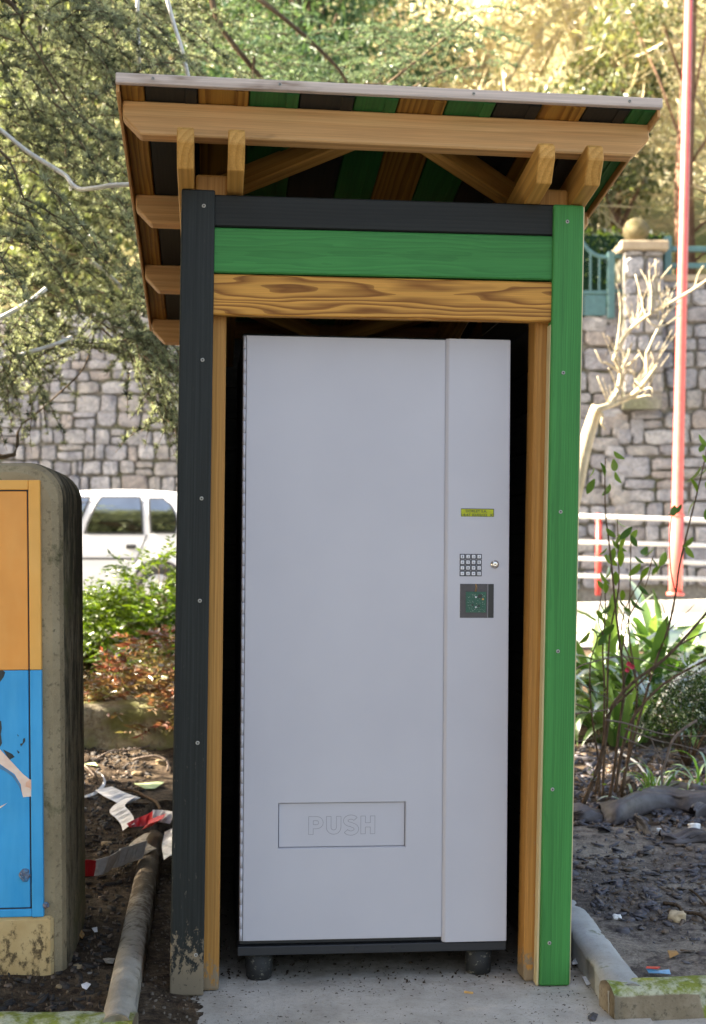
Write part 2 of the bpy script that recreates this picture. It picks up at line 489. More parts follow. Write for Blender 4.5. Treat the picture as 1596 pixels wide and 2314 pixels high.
M_PSHADE = M_paint('blue_grey_mural_stroke', (.07, .20, .36), (.10, .26, .44))
M_PRUST = M_paint('rusty_flaked_paint', (.05, .22, .40), (.20, .09, .04), (60, 60, 60))

def M_soil(name, c1, c2, c3, light_amt=.5):
    t = NT(name); v = t.coord((1, 1, 1), rand=False, kind='Object')
    a = t.noise(v, 2.2, 6, .7); b = t.noise(v, 26, 6, .75); c = t.noise(v, 120, 3, .7)
    col = t.mix(t.ramp(b, [(.38, (0, 0, 0)), (.62, (1, 1, 1))]), c1, c2)
    f = t.math('ADD', t.math('MULTIPLY', a, .75), t.math('MULTIPLY', b, .25))
    col = t.mix(t.ramp(f, [(.60 - .2 * light_amt, (0, 0, 0)), (.72 - .16 * light_amt, (.85,) * 3)]), col, c3)
    col = t.mix(1.0, col, t.ramp(c, [(.3, (.65,) * 3), (.7, (1.3,) * 3)]), 'MULTIPLY')
    return t.done(col, .95, t.bump(t.math('ADD', b, t.math('MULTIPLY', c, .6)), .8, .02), Specular_IOR_Level=.15)
M_SOIL_L = M_soil('dark_garden_soil', (.030, .020, .014), (.10, .07, .045), (.18, .135, .09), .40)
M_SOIL_R = M_soil('bark_strewn_soil', (.085, .070, .064), (.21, .175, .15), (.40, .345, .28), .66)
M_BARK = M_plain('bark_chip', (.075, .068, .078), .55, .5, 60, .3)
M_DARKCHIP = M_plain('black_bark_chip', (.030, .024, .020), .8, .4, 60, .3)
M_BARKB = M_plain('brown_bark_chip', (.13, .092, .066), .75, .5, 60, .3)
M_DEBRIS = M_plain('dry_needle_litter', (.12, .095, .072), .9, .5, 50, .1)
M_PEBBLE = M_plain('ochre_pebble', (.26, .19, .11), .85, .4, 30, .3)
M_CRUMB = M_plain('brown_crumb', (.13, .095, .06), .95, .5, 60, .2)
M_PEBBLEG = M_plain('grey_pebble', (.24, .23, .22), .85, .4, 30, .3)
def M_rock():
    t = NT('mossy_rock'); v = t.coord((1, 1, 1), rand=False)
    a = t.noise(v, 5, 6, .7); b = t.noise(v, 40, 5, .7)
    col = t.mix(t.ramp(b, [(.4, (0, 0, 0)), (.6, (1, 1, 1))]), (.20, .165, .11), (.36, .32, .24))
    col = t.mix(t.ramp(a, [(.42, (0, 0, 0)), (.56, (.9,) * 3)]), col, t.mix(b, (.09, .10, .03), (.20, .20, .07)))
    return t.done(col, .95, t.bump(t.math('ADD', a, b), .7, .02), Specular_IOR_Level=.15)
M_ROCK = M_rock()
def M_stone():
    t = NT('wall_stone'); v = t.coord((1, 1, 1))
    rnd = t.n('ObjectInfo').outputs['Random']
    a = t.noise(v, 4.5, 6, .7); b = t.noise(v, 30, 5, .7)
    base = t.ramp(rnd, [(0, (.28, .275, .29)), (.35, (.40, .395, .40)), (.6, (.36, .335, .305)), (.8, (.30, .30, .32)), (.95, (.35, .31, .28))])
    col = t.mix(t.ramp(a, [(.35, (0, 0, 0)), (.62, (1, 1, 1))]), t.mix(1.0, base, (.55, .55, .58), 'MULTIPLY'), base)
    cr = t.noise(v, 11, 5, .75, 1.5)
    col = t.mix(t.ramp(cr, [(.52, (0, 0, 0)), (.60, (.65,) * 3), (.66, (0, 0, 0))]), col, (.13, .125, .13))
    col = t.mix(t.ramp(b, [(.54, (0, 0, 0)), (.66, (.55,) * 3)]), col, (.10, .095, .09))
    return t.done(col, .92, t.bump(t.math('ADD', a, t.math('MULTIPLY', b, .4)), .8, .03), Specular_IOR_Level=.2)
M_STONE = M_stone()
def M_mortar():
    t = NT('dark_mossy_mortar'); v = t.coord((1, 1, 1), rand=False)
    a = t.noise(v, 1.6, 5, .65); b = t.noise(v, 24, 4, .7)
    col = t.mix(t.ramp(a, [(.46, (0, 0, 0)), (.6, (1, 1, 1))]), (.235, .215, .185), (.18, .18, .11))
    col = t.mix(1.0, col, t.ramp(b, [(.3, (.6,) * 3), (.7, (1.3,) * 3)]), 'MULTIPLY')
    return t.done(col, .95, t.bump(b, .8, .03))
M_MORTAR = M_mortar()
M_SAND = M_concrete('pillar_sandstone', (.42, .35, .25), (.28, .22, .15), .1, (.16, .14, .05), speck=.3)

M_SAND_SHADE = M_concrete('shade_darkened_stone', (.20, .16, .09), (.11, .095, .05), .3, (.10, .10, .03), speck=.5)  # sandstone darkened so that the ball looks shaded
def M_asphalt():
    t = NT('asphalt'); v = t.coord((1, 1, 1), rand=False)
    a = t.noise(v, 1.2, 5); b = t.noise(v, 90, 3)
    col = t.mix(a, (.10, .10, .105), (.16, .158, .155))
    col = t.mix(1.0, col, t.ramp(b, [(.3, (.75,) * 3), (.7, (1.2,) * 3)]), 'MULTIPLY')
    return t.done(col, .9, t.bump(b, .4, .01))
M_ASPHALT = M_asphalt()
M_PAVE = M_concrete('pavement_concrete', (.38, .37, .345), (.31, .295, .27), 0.0, speck=.15)
def M_hill():
    t = NT('grassy_hillside'); v = t.coord((1, 1, 1), rand=False)
    a = t.noise(v, .5, 6, .7); b = t.noise(v, 7, 5, .7)
    col = t.mix(t.ramp(a, [(.35, (0, 0, 0)), (.65, (1, 1, 1))]), (.12, .14, .035), (.30, .24, .12))
    col = t.mix(1.0, col, t.ramp(b, [(.3, (.5,) * 3), (.7, (1.4,) * 3)]), 'MULTIPLY')
    return t.done(col, .95, t.bump(b, .8, .1))
M_HILL = M_hill()
M_GRASS = M_plain('turf', (.10, .20, .03), .9, .3, 20, .5)

def M_leaf(name, a, b, trans=.45, gloss=.25, tint=True, tcol=None):
    """leaf colour varies from leaf to leaf; part of the light passes through"""
    t = NT(name)
    f = t.n('Attribute', {'attribute_name': 'tint'}).outputs['Fac'] if tint else t.n('ObjectInfo').outputs['Random']
    col = t.mix(f, a, b)
    d = t.n('BsdfDiffuse', None, Color=col)
    tr = t.n('BsdfTranslucent', None, Color=t.mix(1.0, col, tcol or (1.5, 1.45, .7), 'MULTIPLY'))
    m1 = t.n('MixShader', None, Fac=trans, i1=d.outputs[0], i2=tr.outputs[0])
    g = t.n('BsdfGlossy', None, Color=(.9, .9, .9), Roughness=.38)
    fr = t.n('Fresnel', None, IOR=1.35)
    m2 = t.n('MixShader', None, Fac=t.math('MULTIPLY', fr.outputs[0], gloss * 2), i1=m1.outputs[0], i2=g.outputs[0])
    t.t.links.new(m2.outputs[0], t.out.inputs[0])
    return t.m
L_CEDAR = M_leaf('cedar_needles', (.035, .048, .036), (.44, .48, .35), .45, .02, tcol=(1.35, 1.35, .85))
L_CEDARB = M_leaf('blue_cedar_needles', (.055, .090, .065), (.20, .27, .18), .42, .02, tcol=(1.35, 1.35, .85))
L_DEODAR = M_leaf('deodar_needles', (.025, .055, .032), (.075, .125, .075), .35, .02)
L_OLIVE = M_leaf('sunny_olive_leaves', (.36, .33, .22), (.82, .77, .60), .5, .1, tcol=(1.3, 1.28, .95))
L_GREEN = M_leaf('fresh_green_leaves', (.03, .055, .025), (.24, .27, .13), .45, .05, tcol=(1.35, 1.35, .85))
L_PINE = M_leaf('pine_needles', (.03, .055, .03), (.24, .26, .14), .4, .05)
L_NAND = M_leaf('nandina_green', (.018, .050, .008), (.13, .20, .018), .45, .10)
L_NANDR = M_leaf('nandina_red', (.20, .045, .040), (.17, .21, .075), .40, .10, tcol=(1.3, 1.1, .8))
L_HEDGE = M_leaf('hedge_leaves', (.06, .12, .015), (.20, .30, .04), .4, .3)
L_BOX = M_leaf('box_leaves', (.016, .036, .014), (.07, .11, .03), .3, .12)
L_SHRUB = M_leaf('shrub_leaf', (.045, .11, .022), (.15, .25, .04), .5, .2, tint=False)
L_AGA = M_leaf('strap_leaf', (.055, .13, .035), (.16, .26, .09), .40, .22, tint=False)
L_AGAY = M_leaf('yellowing_strap_leaf', (.34, .26, .06), (.30, .28, .07), .35, .4, tint=False)
L_GRASS = M_leaf('grass_blade', (.07, .17, .03), (.18, .30, .08), .4, .15, tint=False)
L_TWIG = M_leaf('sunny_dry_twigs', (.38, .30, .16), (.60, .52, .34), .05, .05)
L_PINK = M_plain('pink_petal', (.62, .06, .10), .6)
def M_barkwood(name, a, b, sc=(6, 6, 1.5)):
    t = NT(name); v = t.coord(sc)
    n = t.noise(v, 4, 6, .7)
    return t.done(t.mix(t.ramp(n, [(.35, (0, 0, 0)), (.65, (1, 1, 1))]), a, b), .92, t.bump(n, .8, .02), Specular_IOR_Level=.1)
B_CEDAR = M_barkwood('cedar_bark', (.075, .052, .036), (.17, .125, .085))
B_PINE = M_barkwood('pine_bark', (.14, .075, .05), (.26, .16, .11))
B_PALE = M_barkwood('pale_smooth_bark', (.36, .30, .20), (.54, .47, .34))
B_STEM = M_barkwood('brown_stem', (.085, .055, .036), (.19, .13, .085), (20, 20, 8))
B_STEMG = M_barkwood('grey_twig', (.17, .13, .105), (.30, .24, .20), (20, 20, 8))
M_CABLE = M_plain('white_cable', (.66, .64, .60), .45, .15, 30, .05)
M_POLE = M_plain('red_pole_paint', (.66, .13, .11), .30, .12, 12, .05)
M_REDPAINT = M_plain('red_rail_paint', (.52, .055, .045), .4, .12, 12, .05)
M_RAIL = M_plain('galvanised_rail', (.62, .62, .60), .35, .1, 20, .05, metal=.25)
M_TEAL = M_plain('teal_gate_paint', (.055, .130, .135), .45, .15, 20, .05)
M_CARP = M_plain('white_car_paint', (.50, .515, .545), .22, .02, 5, 0, Coat_Weight=.5)
M_CARG = M_plain('car_glass', (.30, .32, .33), .03, .1, 5, 0, metal=1.0)
M_CARB = M_plain('black_car_trim', (.02, .021, .023), .5, .1, 30, .05)
M_TYRE = M_plain('tyre_rubber', (.022, .022, .022), .8, .2, 60, .1)
M_HUB = M_plain('wheel_cover', (.42, .43, .45), .35, .1, 20, .05, metal=.5)
M_TAPEW = M_plain('white_barrier_plastic', (.66, .65, .67), .35, .18, 40, .2)
M_TAPER = M_plain('red_barrier_plastic', (.60, .025, .035), .35, .15, 40, .2)
M_TAPED = M_plain('muddy_barrier_plastic', (.34, .30, .25), .6, .5, 70, .3)
def M_tarp():
    t = NT('weed_membrane'); v = t.coord((1, 1, 1), rand=False)
    a = t.noise(v, 9, 6, .7); w = t.noise(v, 500, 2)
    col = t.mix(t.ramp(a, [(.35, (0, 0, 0)), (.68, (1, 1, 1))]), (.040, .031, .029), (.125, .108, .110))
    return t.done(col, .5, t.bump(t.math('ADD', a, t.math('MULTIPLY', w, .2)), .4, .01), Specular_IOR_Level=.5)
M_TARP = M_tarp()
M_PAPER = M_plain('white_paper', (.72, .72, .74), .7, .12, 60, .2)
M_FOAM = M_plain('white_foam', (.78, .77, .74), .8, .12, 60, .4)
M_CORK = M_plain('tan_cork', (.46, .35, .22), .9, .25, 60, .5)
M_BUTT = M_plain('cigarette_filter', (.62, .36, .12), .8, .2, 60, .2)
M_WRAPB = M_plain('blue_foil', (.10, .32, .55), .3, .2, 60, .2)
M_WRAPR = M_plain('red_foil', (.60, .06, .05), .3, .2, 60, .2)
M_DEADLEAF = M_plain('pale_green_leaf', (.46, .56, .28), .6, .2, 30, .2)
M_BROWNLEAF = M_plain('brown_leaf', (.36, .20, .07), .7, .25, 30, .2)

# ------------------------------------------------------------------ the ground
def vnoise(x, y, s, seed=0.0):
    return mnoise.noise(Vector((x * s + seed, y * s - seed, seed * .37)))

def kerb_left_x(Y): return -.545 - .102 * (Y - 3.48)      # right face of the left kerb
def kerb_right_x(Y): return .677 - .031 * (Y - 3.562)     # left face of the right kerb

def lerp(a, b, t): return a + (b - a) * max(0.0, min(1.0, t))

def ground_z(X, Y):
    """height of the planted ground"""
    if X < 0:
        z = .012 + .060 * max(0, Y - 3.45) + .012 * max(0, Y - 5.2) ** 1.5
        z = min(z, .50 + .02 * max(0, Y - 10))
    else:
        z = .045 + .040 * max(0, Y - 3.6) + .018 * max(0, Y - 4.8) ** 1.35
        z = min(z, .60 + .03 * max(0, Y - 10))
    return z

def soil_z(X, Y):
    w = lerp(0, 1, (X + 1) / 2) if Y > 5.6 else (0.0 if X < 0 else 1.0)
    z = ground_z(-1, Y) * (1 - w) + ground_z(1, Y) * w
    z += .020 * vnoise(X, Y, 2.2) + .012 * vnoise(X, Y, 7, 3.1) + .007 * vnoise(X, Y, 22, 5.7)
    return z

def G(x, y, lift=0.0):
    """where the sight line of a picture point meets the planted ground"""
    d = D(x, y, 1.0) - Vector((0, 0, CAM_H))
    Y = 3.2
    while Y < 16:
        p = Vector((0, 0, CAM_H)) + d * Y
        if p.z <= soil_z(p.x, Y): break
        Y += .01
    return Vector((p.x, p.y, soil_z(p.x, p.y) + lift))

def slab_p(x, y, lift=0.0):
    d = D(x, y, 1.0) - Vector((0, 0, CAM_H))
    t = (0.0 - CAM_H) / d.z
    p = Vector((0, 0, CAM_H)) + d * t
    return Vector((p.x, p.y, lift))

def inside_slab(X, Y):
    return Y < 5.75 and kerb_left_x(Y) - .05 < X < kerb_right_x(Y) + .05

def strip_z(X, Y):
    d = X - kerb_left_x(Y)
    return .030 - .22 * max(0, d - .04) + .012 * vnoise(X, Y, 9, 2) + .006 * vnoise(X, Y, 30, 4)
def soil_patch(name, x0, x1, y0, y1, step, mat):
    nx, ny = int((x1 - x0) / step) + 1, int((y1 - y0) / step) + 1
    V, F = [], []
    for j in range(ny):
        Y = y0 + (y1 - y0) * j / (ny - 1)
        for i in range(nx):
            X = x0 + (x1 - x0) * i / (nx - 1)
            z = (strip_z(X, Y) if X < -.3 and X < kerb_left_x(Y) + .30 else -.07) if inside_slab(X, Y) else soil_z(X, Y)
            V.append((X, Y, z))
    for j in range(ny - 1):
        for i in range(nx - 1):
            a = j * nx + i
            F.append((a, a + 1, a + nx + 1, a + nx))
    o = obj(name, V, F, mat, None, True)
    o['kind'] = 'structure'
    return o

soil_patch('soil_bed', -3.2, -.30, 3.36, 7.6, .022, M_SOIL_L)
soil_patch('soil_bed', .45, 3.6, 3.62, 5.45, .022, M_SOIL_R)
soil_patch('soil_bed', .45, 3.6, 5.45, 7.6, .03, M_SOIL_L)
# the strips behind the shelter and further back
def coarse_bed(name, x0, x1, y0, y1, mat, n=50):
    V, F = [], []
    for j in range(n + 1):
        for i in range(n + 1):
            X, Y = x0 + (x1 - x0) * i / n, y0 + (y1 - y0) * j / n
            V.append((X, Y, soil_z(X, Y)))
    for j in range(n):
        for i in range(n):
            a = j * (n + 1) + i
            F.append((a, a + 1, a + n + 2, a + n + 1))
    o = obj(name, V, F, mat, None, True); o['kind'] = 'structure'
coarse_bed('soil_bed', -7, 5.5, 7.6, 10.4, M_SOIL_L, 60)
coarse_bed('soil_bed', -.30, .45, 5.85, 7.6, M_SOIL_L, 30)
coarse_bed('soil_bed', -7, -3.2, 3.36, 7.6, M_SOIL_L, 30)

# far ground under everything, seen by no one but there to the horizon
o = obj('ground', [(-160, -60, -.09), (160, -60, -.09), (160, 260, -.09), (-160, 260, -.09)], [(0, 1, 2, 3)], M_ASPHALT); o['kind'] = 'structure'
# concrete slab in front of and under the shelter
o = obj('concrete_slab', [(-3.2, 2.2, -.006), (3.2, 2.2, -.006), (3.2, 3.9, -.006), (-3.2, 3.9, -.006)], [(0, 1, 2, 3)], M_SLAB); o['kind'] = 'structure'
V, F = [], []
nx, ny = 60, 110
for j in range(ny + 1):
    for i in range(nx + 1):
        X, Y = -.82 + 1.6 * i / nx, 3.0 + 2.85 * j / ny
        V.append((X, Y, .001 + .0035 * abs(vnoise(X, Y, 6)) + .002 * abs(vnoise(X, Y, 25))))
for j in range(ny):
    for i in range(nx):
        a = j * (nx + 1) + i
        F.append((a, a + 1, a + nx + 2, a + nx + 1))
o = obj('concrete_slab', V, F, M_SLAB, None, True); o['kind'] = 'structure'

# kerbs: a rounded profile swept along a line
def kerb(name, pts, prof, mat, label, seed=0.0):
    """pts run along the kerb, prof = (offset to the left of the run, height)"""
    V, F = [], []
    path = []
    for a, b in zip(pts[:-1], pts[1:]):
        a, b = Vector(a), Vector(b)
        n = max(2, int((b - a).length / .025))
        path += [a.lerp(b, i / n) for i in range(n)]
    path.append(Vector(pts[-1]))
    m = len(prof)
    for i, p in enumerate(path):
        t = (path[min(i + 1, len(path) - 1)] - path[max(i - 1, 0)]).normalized()
        s = Vector((-t.y, t.x, 0))
        for k, (o_, h) in enumerate(prof):
            q = p + s * o_
            nz = vnoise(q.x + k * .3, q.y, 14, 2 + seed) * .004 + vnoise(q.x, q.y + k * .2, 45, 7 + seed) * .0022
            V.append((q.x + nz * .6, q.y, p.z + h + nz))
    for i in range(len(path) - 1):
        for k in range(m - 1):
            a = i * m + k
            F.append((a, a + 1, a + m + 1, a + m))
    F.append(tuple(range(m))); F.append(tuple((len(path) - 1) * m + k for k in range(m))[::-1])
    o = obj(name, V, F, mat, None, True)
    return tag(o, label, 'kerb', 'concrete kerbs edging the planting beds')

def round_prof(w, h0, r, n=7):
    pr = [(0, -.09), (0, h0)]
    for i in range(n + 1):
        a = math.pi * i / n
        pr.append((w / 2 - math.cos(a) * w / 2, h0 + math.sin(a) * r))
    pr += [(w, h0), (w, -.09)]
    return pr[::-1]
kerb('kerb', [(kerb_right_x(3.60) + .10, 3.60, 0), (kerb_right_x(5.7) + .10, 5.7, 0)], [(a - 0, h) for a, h in round_prof(.10, .062, .022)], M_KERB, 'pale grey round topped kerb running back from beside the green post')
kerb('kerb', [(kerb_right_x(3.5) + .004, 3.560, 0), (2.6, 3.86, 0)], round_prof(.115, .058, .024), M_KERBMOSS, 'mossy kerb along the front of the right bark bed')
kerb('kerb', [(kerb_left_x(3.30), 3.30, .0), (kerb_left_x(4.0), 4.0, .01), (kerb_left_x(5.35), 5.35, .03)], [(a, h) for a, h in round_prof(.076, .068, .030)], M_KERBDIRT, 'dirty round topped kerb left of the dark post')
kerb('kerb', [(-2.6, 3.27, 0), (kerb_left_x(3.28), 3.27, 0)], round_prof(.12, .066, .020), M_KERBMOSS, 'mossy kerb in front of the painted cabinet')

# pavement, road, hillside
def sheet(name, corners, mat, n=24, bump=0.0):
    V, F = [], []
    a, b, c, d = [Vector(p) for p in corners]
    for j in range(n + 1):
        for i in range(n + 1):
            s, t = i / n, j / n
            p = a.lerp(b, s).lerp(d.lerp(c, s), t)
            p.z += bump * vnoise(p.x, p.y, .7)
            V.append(p)
    for j in range(n):
        for i in range(n):
            k = j * (n + 1) + i
            F.append((k, k + 1, k + n + 2, k + n + 1))
    o = obj(name, V, F, mat, None, True); o['kind'] = 'structure'
    return o
ZL, ZR = .50, .80
def road_z(X): return ZL + .028 * (X + 3.0) if X < 8 else ZL + .31
sheet('pavement', [(-14, 10.3, road_z(-14) + .02), (14, 10.3, road_z(8) - .10), (14, 14.05, road_z(8) + .03), (-14, 14.05, road_z(-14) + .05)], M_PAVE)
sheet('road', [(-20, 13.9, road_z(-20) - .06), (20, 13.9, road_z(8) - .06), (20, 19.3, road_z(8) + .04), (-20, 19.3, road_z(-20))], M_ASPHALT)
kerb('kerb', [(x, 13.95, road_z(x) + .02) for x in (-14, -3, 3, 8, 14)], [(.14, -.2), (.14, .03), (.13, .045), (.01, .045), (0, .03), (0, -.2)], M_PAVE, 'long pale kerb between the pavement and the road')

# hillside behind the retaining wall
V, F = [], []
nx, ny = 60, 40
for j in range(ny + 1):
    for i in range(nx + 1):
        X = -40 + 80 * i / nx; t = j / ny
        Y = 19.55 + 60 * t ** 1.3
        z = 3.2 + .95 * max(0, Y - 21.5) * .62 + 1.2 * vnoise(X, Y, .12) * min(1, (Y - 19.5) / 6)
        z += .9
        V.append((X, Y, z if j else 3.2))
for j in range(ny):
    for i in range(nx):
        k = j * (nx + 1) + i
        F.append((k, k + 1, k + nx + 2, k + nx + 1))
o = obj('hillside', V, F, M_HILL, None, True); o['kind'] = 'structure'
def hill_z(X, Y):
    z = 3.2 + .95 * max(0, Y - 21.5) * .62 + 1.2 * vnoise(X, Y, .12) * min(1, (Y - 19.5) / 6)
    return z + .9

# ------------------------------------------------------------------ retaining wall of rubble stone
WALL_Y = 19.0
wall = thing('retaining_wall', (0, WALL_Y, 0), 'high rubble stone retaining wall along the far side of the road', 'wall')
def wall_top(X):
    if X > 4.05: return 4.62
    return 4.20 if X > 3.0 else 4.55
bm = bmesh.new()
box_bm(bm, -14, 3.64, .06, .7, .2, 4.48)
box_bm(bm, 3.65, 14, .06, .7, .2, 4.96)
bm_obj('mortar', bm, M_MORTAR, wall)

def stone_mesh(w, h, rr):
    # eight to ten outline points, a proud rough face
    out = []
    n = 3
    cs = [(-w / 2, -h / 2), (w / 2, -h / 2), (w / 2, h / 2), (-w / 2, h / 2)]
    cs = [(x * (1 - rr.uniform(-.05, .15)), y * (1 - rr.uniform(-.06, .16))) for x, y in cs]
    for k in range(4):
        a, b = cs[k], cs[(k + 1) % 4]
        cut = rr.uniform(.06, .26)
        nxy = (-(b[1] - a[1]), b[0] - a[0])
        for t in (cut, .5 + rr.uniform(-.15, .15), 1 - rr.uniform(.06, .26)):
            j = rr.uniform(-.05, .035)
            out.append((a[0] + (b[0] - a[0]) * t + nxy[0] * j * .6, a[1] + (b[1] - a[1]) * t + nxy[1] * j * .6))
    m = len(out)
    V = [(x, .08, z) for x, z in out] + [(x * .985, 0, z * .985) for x, z in out]
    d = rr.uniform(.012, .034)
    V += [(x * .86, -d + rr.uniform(-.012, .012), z * .84) for x, z in out]
    V.append((rr.uniform(-.1, .1) * w, -d - rr.uniform(0, .015), rr.uniform(-.1, .1) * h))
    F = []
    for k in range(m):
        k2 = (k + 1) % m
        F.append((k, k2, m + k2, m + k)); F.append((m + k, m + k2, 2 * m + k2, 2 * m + k)); F.append((2 * m + k, 2 * m + k2, 3 * m))
    return V, F

rr = random.Random(21)
stones = []
def lay(x0, x1, z0, z1, sc):
    z = z0
    while z < z1 - .05:
        h = min(rr.uniform(.15, .31) * sc, z1 - z)
        if z1 - z - h < .10: h = z1 - z
        x = x0 - rr.uniform(0, .3)
        while x < x1:
            w = rr.uniform(.13, .44) * sc
            if w > .24 * sc and rr.random() < .30 and h > .22 * sc:   # two thin ones on top of each other
                f = rr.uniform(.35, .65)
                stones.append((x + w / 2, z + h * f / 2, w, h * f)); stones.append((x + w / 2, z + h * (1 + f) / 2, w, h * (1 - f)))
            elif rr.random() < .14 and h > .22 * sc:
                f = rr.uniform(.4, .6)
                stones.append((x + w * f / 2, z + h / 2, w * f, h)); stones.append((x + w * (1 + f) / 2, z + h / 2 + .01, w * (1 - f), h))
            else:
                stones.append((x + w / 2, z + h / 2 + rr.uniform(-.02, .02), w, h))
            x += w
        z += h
lay(-6.4, 1.2, .45, 4.55, .86)
lay(1.3, 3.64, .7, 4.5, 1.12)
lay(3.66, 7.2, .75, 4.98, 1.12)
seen, rest = [], MB()
for sx, sz, w, h in stones:
    y = -(sz - CAM_H) * FPX / WALL_Y + CY; x = sx * FPX / WALL_Y + CX
    vis = (-25 < x < 425 and 720 < y < 1120) or (1300 < x < 1620 and 590 < y < 1320)
    seen.append((vis, sx, sz, w, h))
nvis = 0
for vis, sx, sz, w, h in seen:
    g = .006
    V, F = stone_mesh(w - 2 * g, h - 2 * g, rr)
    if vis and nvis < 298:
        nvis += 1
        o = obj('stone', V, F, M_STONE, wall)
        o.location = (sx, rr.uniform(-.012, .012), sz)
    else:
        rest.add([(x + sx, yy, z + sz) for x, yy, z in V], F)
rest.build('stone', M_STONE, wall, False, 'stuff')

# coping stones along the right part of the wall
x = 4.2
while x < 7.4:
    w = rr.uniform(.55, .9)
    box('coping_stone', (x + .008, x + w - .008, -.07, .5, 4.985, 5.07), M_SAND, wall, .012)
    x += w

# gate pillar with a ball finial
pl = thing('gate_pillar', (3.98, 18.72, 3.4), 'square stone gate pillar topped by a stone ball above the wall', 'pillar')
prx = random.Random(5)
px0, pw = -.30, .55
z = 0.0
while z < 1.92:
    h = prx.uniform(.2, .32)
    h = min(h, 1.95 - z)
    k = prx.choice((2, 2, 3))
    for i in range(k):
        w = pw / k
        V, F = stone_mesh(w - .02, h - .02, prx)
        s = obj('stone', V, F, M_STONE, pl)
        s.location = (px0 + w * (i + .5), 0, z + h / 2)
    z += h
box('pillar_core', (px0 + .02, px0 + pw - .02, .03, .75, -.2, 1.93), M_MORTAR, pl)
box('pillar_cap', (px0 - .055, px0 + pw + .05, -.08, .72, 1.95, 2.08), M_SAND, pl, .02, 2)
ball = [(.12, 0), (.13, .03), (.10, .05)] + [(.185 * math.cos(a), .20 + .185 * math.sin(a)) for a in [(-.9 + i * (2.47) / 9) for i in range(10)]]
lathe('stone_ball', [(max(r, .004), z) for r, z in ball], M_SAND_SHADE, pl, 18, Matrix.Translation((-.075, .3, 2.08)))

# teal gate (left of the pillar) and teal fence (right of it)
gt = thing('metal_gate', (3.35, 18.95, 4.48), 'teal metal bar gate left of the stone pillar above the wall', 'gate')
def bar(name, par, a, b, w, mat=M_TEAL):
    return board(name, par, mat, Vector(a), Vector(b), Vector((0, 1, 0)), w, w, .006)
bar('gate_post', gt, (.195, 0, -.02), (.195, 0, .90), .10)
tp = [(.15, .82), (.0, .85), (-.12, .93), (-.22, 1.05), (-.45, 1.22), (-.75, 1.34), (-1.1, 1.38)]
for i in range(9):
    x = .035 - .122 * i
    top = next(za + (zb - za) * (xa - x) / (xa - xb_) for (xa, za), (xb_, zb) in zip(tp[:-1], tp[1:]) if xb_ <= x <= xa)
    bar('gate_bar', gt, (x, 0, .36), (x, 0, top - .02), .032)
tube('top_rail', smooth_path([Vector((x, 0, z)) for x, z in tp], 4), .030, M_TEAL, gt, 8)
bar('bottom_rail', gt, (-1.1, 0, .34), (.14, 0, .34), .05)
bar('latch_rail', gt, (.25, 0, .84), (.36, 0, .84), .06)
bar('latch_rail', gt, (.25, 0, .36), (.36, 0, .36), .05)
for i in range(4):
    box('gate_panel', (-1.1 + .31 * i, -1.1 + .31 * i + .30, -.012, .012, .02, .31), M_TEAL, gt, .006)
fc = thing('metal_fence', (4.3, 18.98, 5.0), 'teal two rail metal fence on top of the wall right of the pillar', 'fence')
bar('fence_post', fc, (.03, 0, .07), (.03, 0, .60), .10)
bar('fence_post', fc, (2.4, 0, .07), (2.4, 0, .60), .10)
bar('fence_rail', fc, (.085, 0, .43), (2.345, 0, .43), .07)
bar('fence_rail', fc, (.085, 0, .20), (2.345, 0, .20), .07)

# ------------------------------------------------------------------ guard rail and the tall red pole
def rail_pt(x, y): return D(x, y, 14.6)
gr = thing('guard_rail', rail_pt(1356, 1336), 'red post guard rail with four pale pipes beside the road', 'railing')
o0 = gr.location.copy()
for (xa, ya, xb, yb) in ((1200, 1162, 1800, 1182), (1200, 1221, 1800, 1237), (1200, 1257, 1800, 1279), (1200, 1297, 1800, 1314)):
    tube('rail', [rail_pt(xa, ya) - o0, rail_pt((xa + xb) / 2, (ya + yb) / 2) - o0, rail_pt(xb, yb) - o0], .026, M_RAIL, gr, 8)
for x in (1356, 1720):
    dz = (x - 1356) * .03
    tube('rail_post', [rail_pt(x - 2, 1345 + dz) - o0 + Vector((0, .055, 0)), rail_pt(x, 1160 + dz) - o0 + Vector((0, .055, 0))], .032, M_REDPAINT, gr, 10)
PY = 13.2
def pole_pt(y): return D(1526.5 + (1330 - y) * .0225, y, PY)
lp = thing('street_lamp_pole', pole_pt(1342), 'tall tapering red metal pole standing by the guard rail', 'pole')
o0 = lp.location.copy()
V, F = tube_data([pole_pt(1342) - o0, pole_pt(1165) - o0], [.066, .066], 20); obj('pole_base', V, F, M_POLE, lp, True)
V, F = tube_data([pole_pt(1165) - o0, pole_pt(1150) - o0, pole_pt(700) - o0, pole_pt(-500) - o0], [.062, .054, .048, .030], 20); obj('pole_shaft', V, F, M_POLE, lp, True)
V, F = tube_data([pole_pt(1168) - o0, pole_pt(1161) - o0], [.070, .070], 20); obj('pole_collar', V, F, M_POLE, lp, True)
V, F = tube_data([pole_pt(1345) - o0, pole_pt(1338) - o0], [.085, .085], 20); obj('base_plate', V, F, M_POLE, lp, True)

# ------------------------------------------------------------------ the shelter
SH_O, SH_A = Vector((-.4976, 3.717, 0)), math.radians(5.91)
sh = thing('wooden_shelter', SH_O, 'small open wooden shelter with green, black and orange stained boards around the vending machine', 'shelter', None, SH_A)
ROOF_S = .1476
def RW(u, v): return 2.409 - ROOF_S * (v + .07) - .0088 * (u + .12)
rn = Vector((.0088, ROOF_S, 1)).normalized()       # roof normal
rv = Vector((0, 1, -ROOF_S)).normalized()          # down the roof, backwards
ru = Vector((1, 0, -.0088)).normalized()

